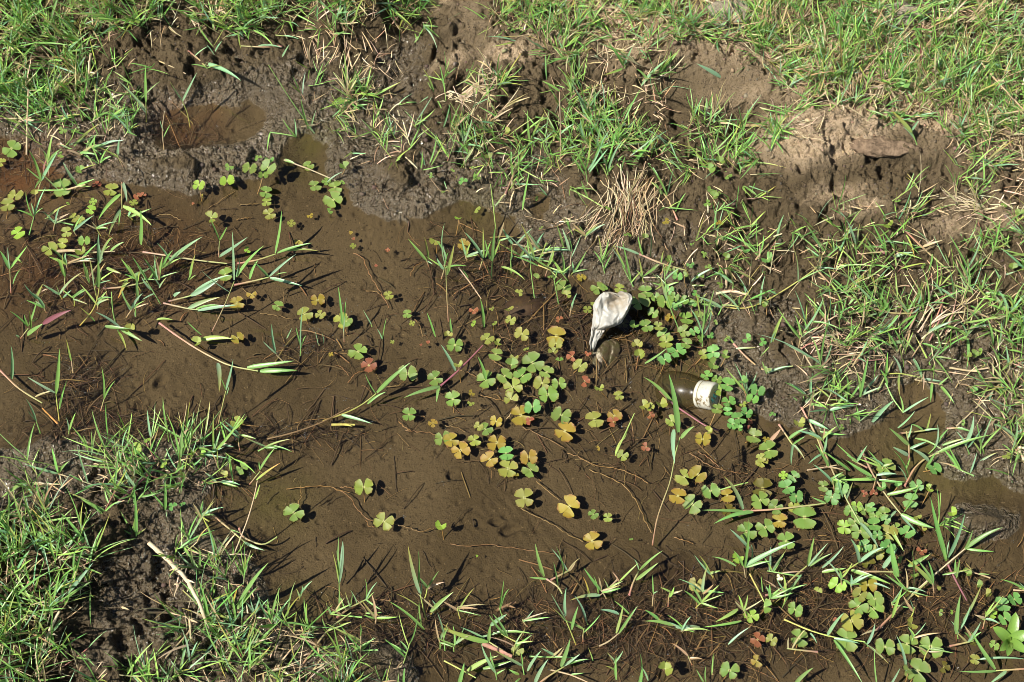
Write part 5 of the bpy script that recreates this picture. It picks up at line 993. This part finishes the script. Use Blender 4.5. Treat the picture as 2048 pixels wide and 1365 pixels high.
# ------------------------------------------------------------------ crumpled plastic bag
def bag_part(SEC, nv, nu, upper):
    SEC = np.array(SEC, float); g = np.linspace(0, 1, nv); kx = np.linspace(0, 1, len(SEC)); S = np.stack([np.interp(g, kx, SEC[:, k]) for k in range(5)], 1)
    S[1:-1] = (S[:-2]+2*S[1:-1]+S[2:])/4
    mpx = mpp(1215, 660); th = np.tile(np.arange(nu)*2*PI/nu, nv); g1 = np.repeat(g, nu); r = np.repeat(S, nu, 0); c = P((r[:, 1]+r[:, 2])/2, r[:, 0], r[:, 3]); hw = (r[:, 2]-r[:, 1])/2*mpx
    cx3, sy3 = np.cos(th), np.sin(th); sx = np.sign(cx3)*np.abs(cx3)**.8*hw; V = c.copy(); V[:, 0] += sx; V[:, 1] += sy3*hw*r[:, 4]*.3
    kf = 1. if upper else .25; fold = np.abs(fbm(cx3*1.3+g1*3.0+5, sy3*1.3+g1*2.4, 3, 81)-.5)*2; fold2 = np.abs(fbm(cx3*3.2+g1*7+9, sy3*2.6-g1*9, 3, 83)-.5)*2
    uu = (cx3+1)/2; fr = np.sqrt(np.clip(-sy3, 0, 1)); gg = lambda u0, su, v0, sv: np.exp(-((uu-u0)/su)**2-((g1-v0)/sv)**2)
    if upper:
        dep = (.004*np.exp(-((uu-.10)/.08)**2)*(1-sst(.8, 1, g1)) + .016*gg(.45, .30, .50, .13) + .011*gg(.88, .13, .72, .14)-.013*gg(.58, .20, .80, .09)
               + .009*gg(.30, .13, .92, .08)-.005*gg(.30, .05, .45, .3)+.004*gg(.62, .06, .62, .10)-.006*gg(.5, .5, .36, .05))
        lip = sst(.84, 1, g1); V[:, 2] += lip*(-.010*np.exp(-((uu-.72)/.10)**2)+.003*np.exp(-((uu-.95)/.12)**2)); V[:, 0] += .005*sst(.74, .92, g1)*np.exp(-((uu-1.)/.2)**2)
    else: dep = .004*gg(.4, .3, .5, .4)-.002*gg(.62, .05, .5, .4)
    dep = dep*fr+kf*(fold2*-.0062+.0024+.0022*(.3-fold))*fr-(1-fr)*.0012-np.where(sy3 > 0, .003*sy3, 0)
    V += np.array([0, -.50, .86])*dep[:, None]; V[:, 0] += .0028*(fbm(g1*14, g1*0+7+(cx3 > 0), 3, 87)-.5)
    idx = np.arange(nv*nu).reshape(nv, nu); nx_ = np.roll(idx, -1, 1); return V, np.stack([idx[:-1], nx_[:-1], nx_[1:], idx[1:]], -1).reshape(-1, 4)
V, F = bag_part([(703, 1182, 1187, -.004, .5), (697, 1180, 1191, .000, .5), (684, 1180, 1195, .007, .5), (674, 1180.5, 1203, .012, .5), (664, 1181.5, 1208, .018, .5), (657, 1182.5, 1213, .022, .6), (653, 1183, 1228, .025, .6), (645, 1184, 1243, .030, .6),
 (636, 1185, 1249, .034, .6), (625, 1186, 1254, .039, .6), (613, 1188, 1261, .045, .6), (603, 1190, 1263, .050, .55), (595, 1196, 1260, .054, .5), (589, 1202, 1252, .056, .4), (585, 1208, 1238, .058, .25)], 64, 120, True)
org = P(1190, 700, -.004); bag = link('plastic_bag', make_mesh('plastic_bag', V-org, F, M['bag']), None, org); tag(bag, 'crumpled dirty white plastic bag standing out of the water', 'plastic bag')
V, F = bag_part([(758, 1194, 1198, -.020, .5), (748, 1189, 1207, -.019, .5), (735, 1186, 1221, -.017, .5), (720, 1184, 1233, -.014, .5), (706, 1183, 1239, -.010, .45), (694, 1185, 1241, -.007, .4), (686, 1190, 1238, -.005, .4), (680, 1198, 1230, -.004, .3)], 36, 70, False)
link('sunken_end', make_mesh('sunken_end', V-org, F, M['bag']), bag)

# ------------------------------------------------------------------ sunken bottle with white cap
def lathe(prof, ns=48):
    V, F = [], []
    for x, r in prof:
        for k in range(ns): a = 2*PI*k/ns; V.append((x, r*math.cos(a), r*math.sin(a)))
    for i in range(len(prof)-1):
        for k in range(ns): k2 = (k+1) % ns; F.append((i*ns+k, i*ns+k2, (i+1)*ns+k2, (i+1)*ns+k))
    return np.array(V), np.array(F)
root = bpy.data.objects.new('bottle', None); sc.collection.objects.link(root); root.empty_display_size = .02
ax = Vector((.84, -.38, .44)).normalized(); zt = Vector((0, 0, 1)); ay = zt.cross(ax).normalized(); az = ax.cross(ay)
root.matrix_world = Matrix.Translation(Vector(P(1403, 789, .002))) @ Matrix((ax, ay, az)).transposed().to_4x4()
root['label'] = 'sunken murky plastic bottle with a dirty white screw cap'; root['category'] = 'bottle'
v, f = lathe([(-.062, .0001), (-.061, .018), (-.058, .022), (-.052, .0245), (-.045, .0255), (-.035, .026), (-.024, .0255), (-.015, .0235), (-.009, .0205), (-.005, .019), (0, .0185), (.004, .0185)]); link('body', make_mesh('body', v, f, M['bottle']), root)
v, f = lathe([(-.004, .0175), (-.004, .0195), (-.0035, .0203), (.0015, .0206), (.002, .0197), (.003, .0197), (.0035, .0205), (.018, .0206), (.0215, .0202), (.0232, .0188), (.0234, .017), (.0226, .0165), (.0226, .0001)], 72)
cap = link('cap', make_mesh('cap', v, f, M['cap']), root); cap.scale = (.90, .92, .92); cap['label'] = 'dirty white screw cap with teal print'
V, F = [], []
def bar(y0, z0, y1, z1, wd=.0011):
    a = np.array([y0, z0]); b = np.array([y1, z1]); t = (b-a)/np.linalg.norm(b-a); n = np.array([-t[1], t[0]])*wd/2; k = len(V)
    for q in (a-n, b-n, b+n, a+n): V.append((.0229, q[0], q[1]))
    for q in (a-n, b-n, b+n, a+n): V.append((.0226, q[0], q[1]))
    F.extend([(k, k+1, k+2, k+3), (k, k+4, k+5, k+1), (k+2, k+6, k+7, k+3), (k+1, k+5, k+6, k+2), (k+3, k+7, k+4, k)])
for s in [(-.010, .004, -.006, .008), (-.010, .001, -.005, .004), (-.010, .004, -.010, -.003), (-.008, -.002, -.003, .001), (-.003, .001, -.002, .007), (-.002, .007, .002, .002), (.002, .002, -.003, .001), (-.002, -.003, .003, -.001),
          (-.007, -.006, -.002, -.004), (.004, .006, .008, .003), (.004, .001, .009, -.001), (.005, .006, .004, -.003), (.002, -.005, .007, -.004), (.009, .002, .009, -.004)]: bar(*s)
link('print', make_mesh('print', V, F, M['ink'], smooth_=False), cap)

VV, FF, k0 = [], [], 0
hs = [(math.sin(a)*math.cos(b), math.sin(a)*math.sin(b), math.cos(a)) for a in (.25, .75, 1.2, 1.57) for b in np.arange(8)*PI/4]; hs = np.array(hs)
hf = np.array([(i*8+j, (i+1)*8+j, (i+1)*8+(j+1) % 8, i*8+(j+1) % 8) for i in range(3) for j in range(8)]+[(0, 1, 2, 3), (0, 3, 4, 7), (4, 5, 6, 7)])
for _ in range(900):
    a = random.choice(FB)[0]; px, py = a[0]+random.gauss(0, .6)*a[2], a[1]+random.gauss(0, .6)*a[3]; p = P(px, py)
    if hgt(p[0], p[1]) > -.002: continue
    for q in range(random.choice((1, 1, 2, 4))):
        r = random.uniform(.0003, .0008); VV.append(hs*r+p+[random.gauss(0, .002), random.gauss(0, .002), 0]); FF.append(hf+k0); k0 += len(hs)
gb = NT('bubble'); gb.put(gb.out.inputs[0], gb.n('MixShader', i0=.5, i1=gb.n('BsdfTransparent'), i2=gb.n('BsdfGlossy', Color=C4(.9, .9, .9), Roughness=.12)))
tag(link('foam', make_mesh('foam', np.concatenate(VV), np.concatenate(FF), gb.m)), 'tiny bubbles and foam specks floating on the puddle', 'foam', None, 'stuff')
flush()
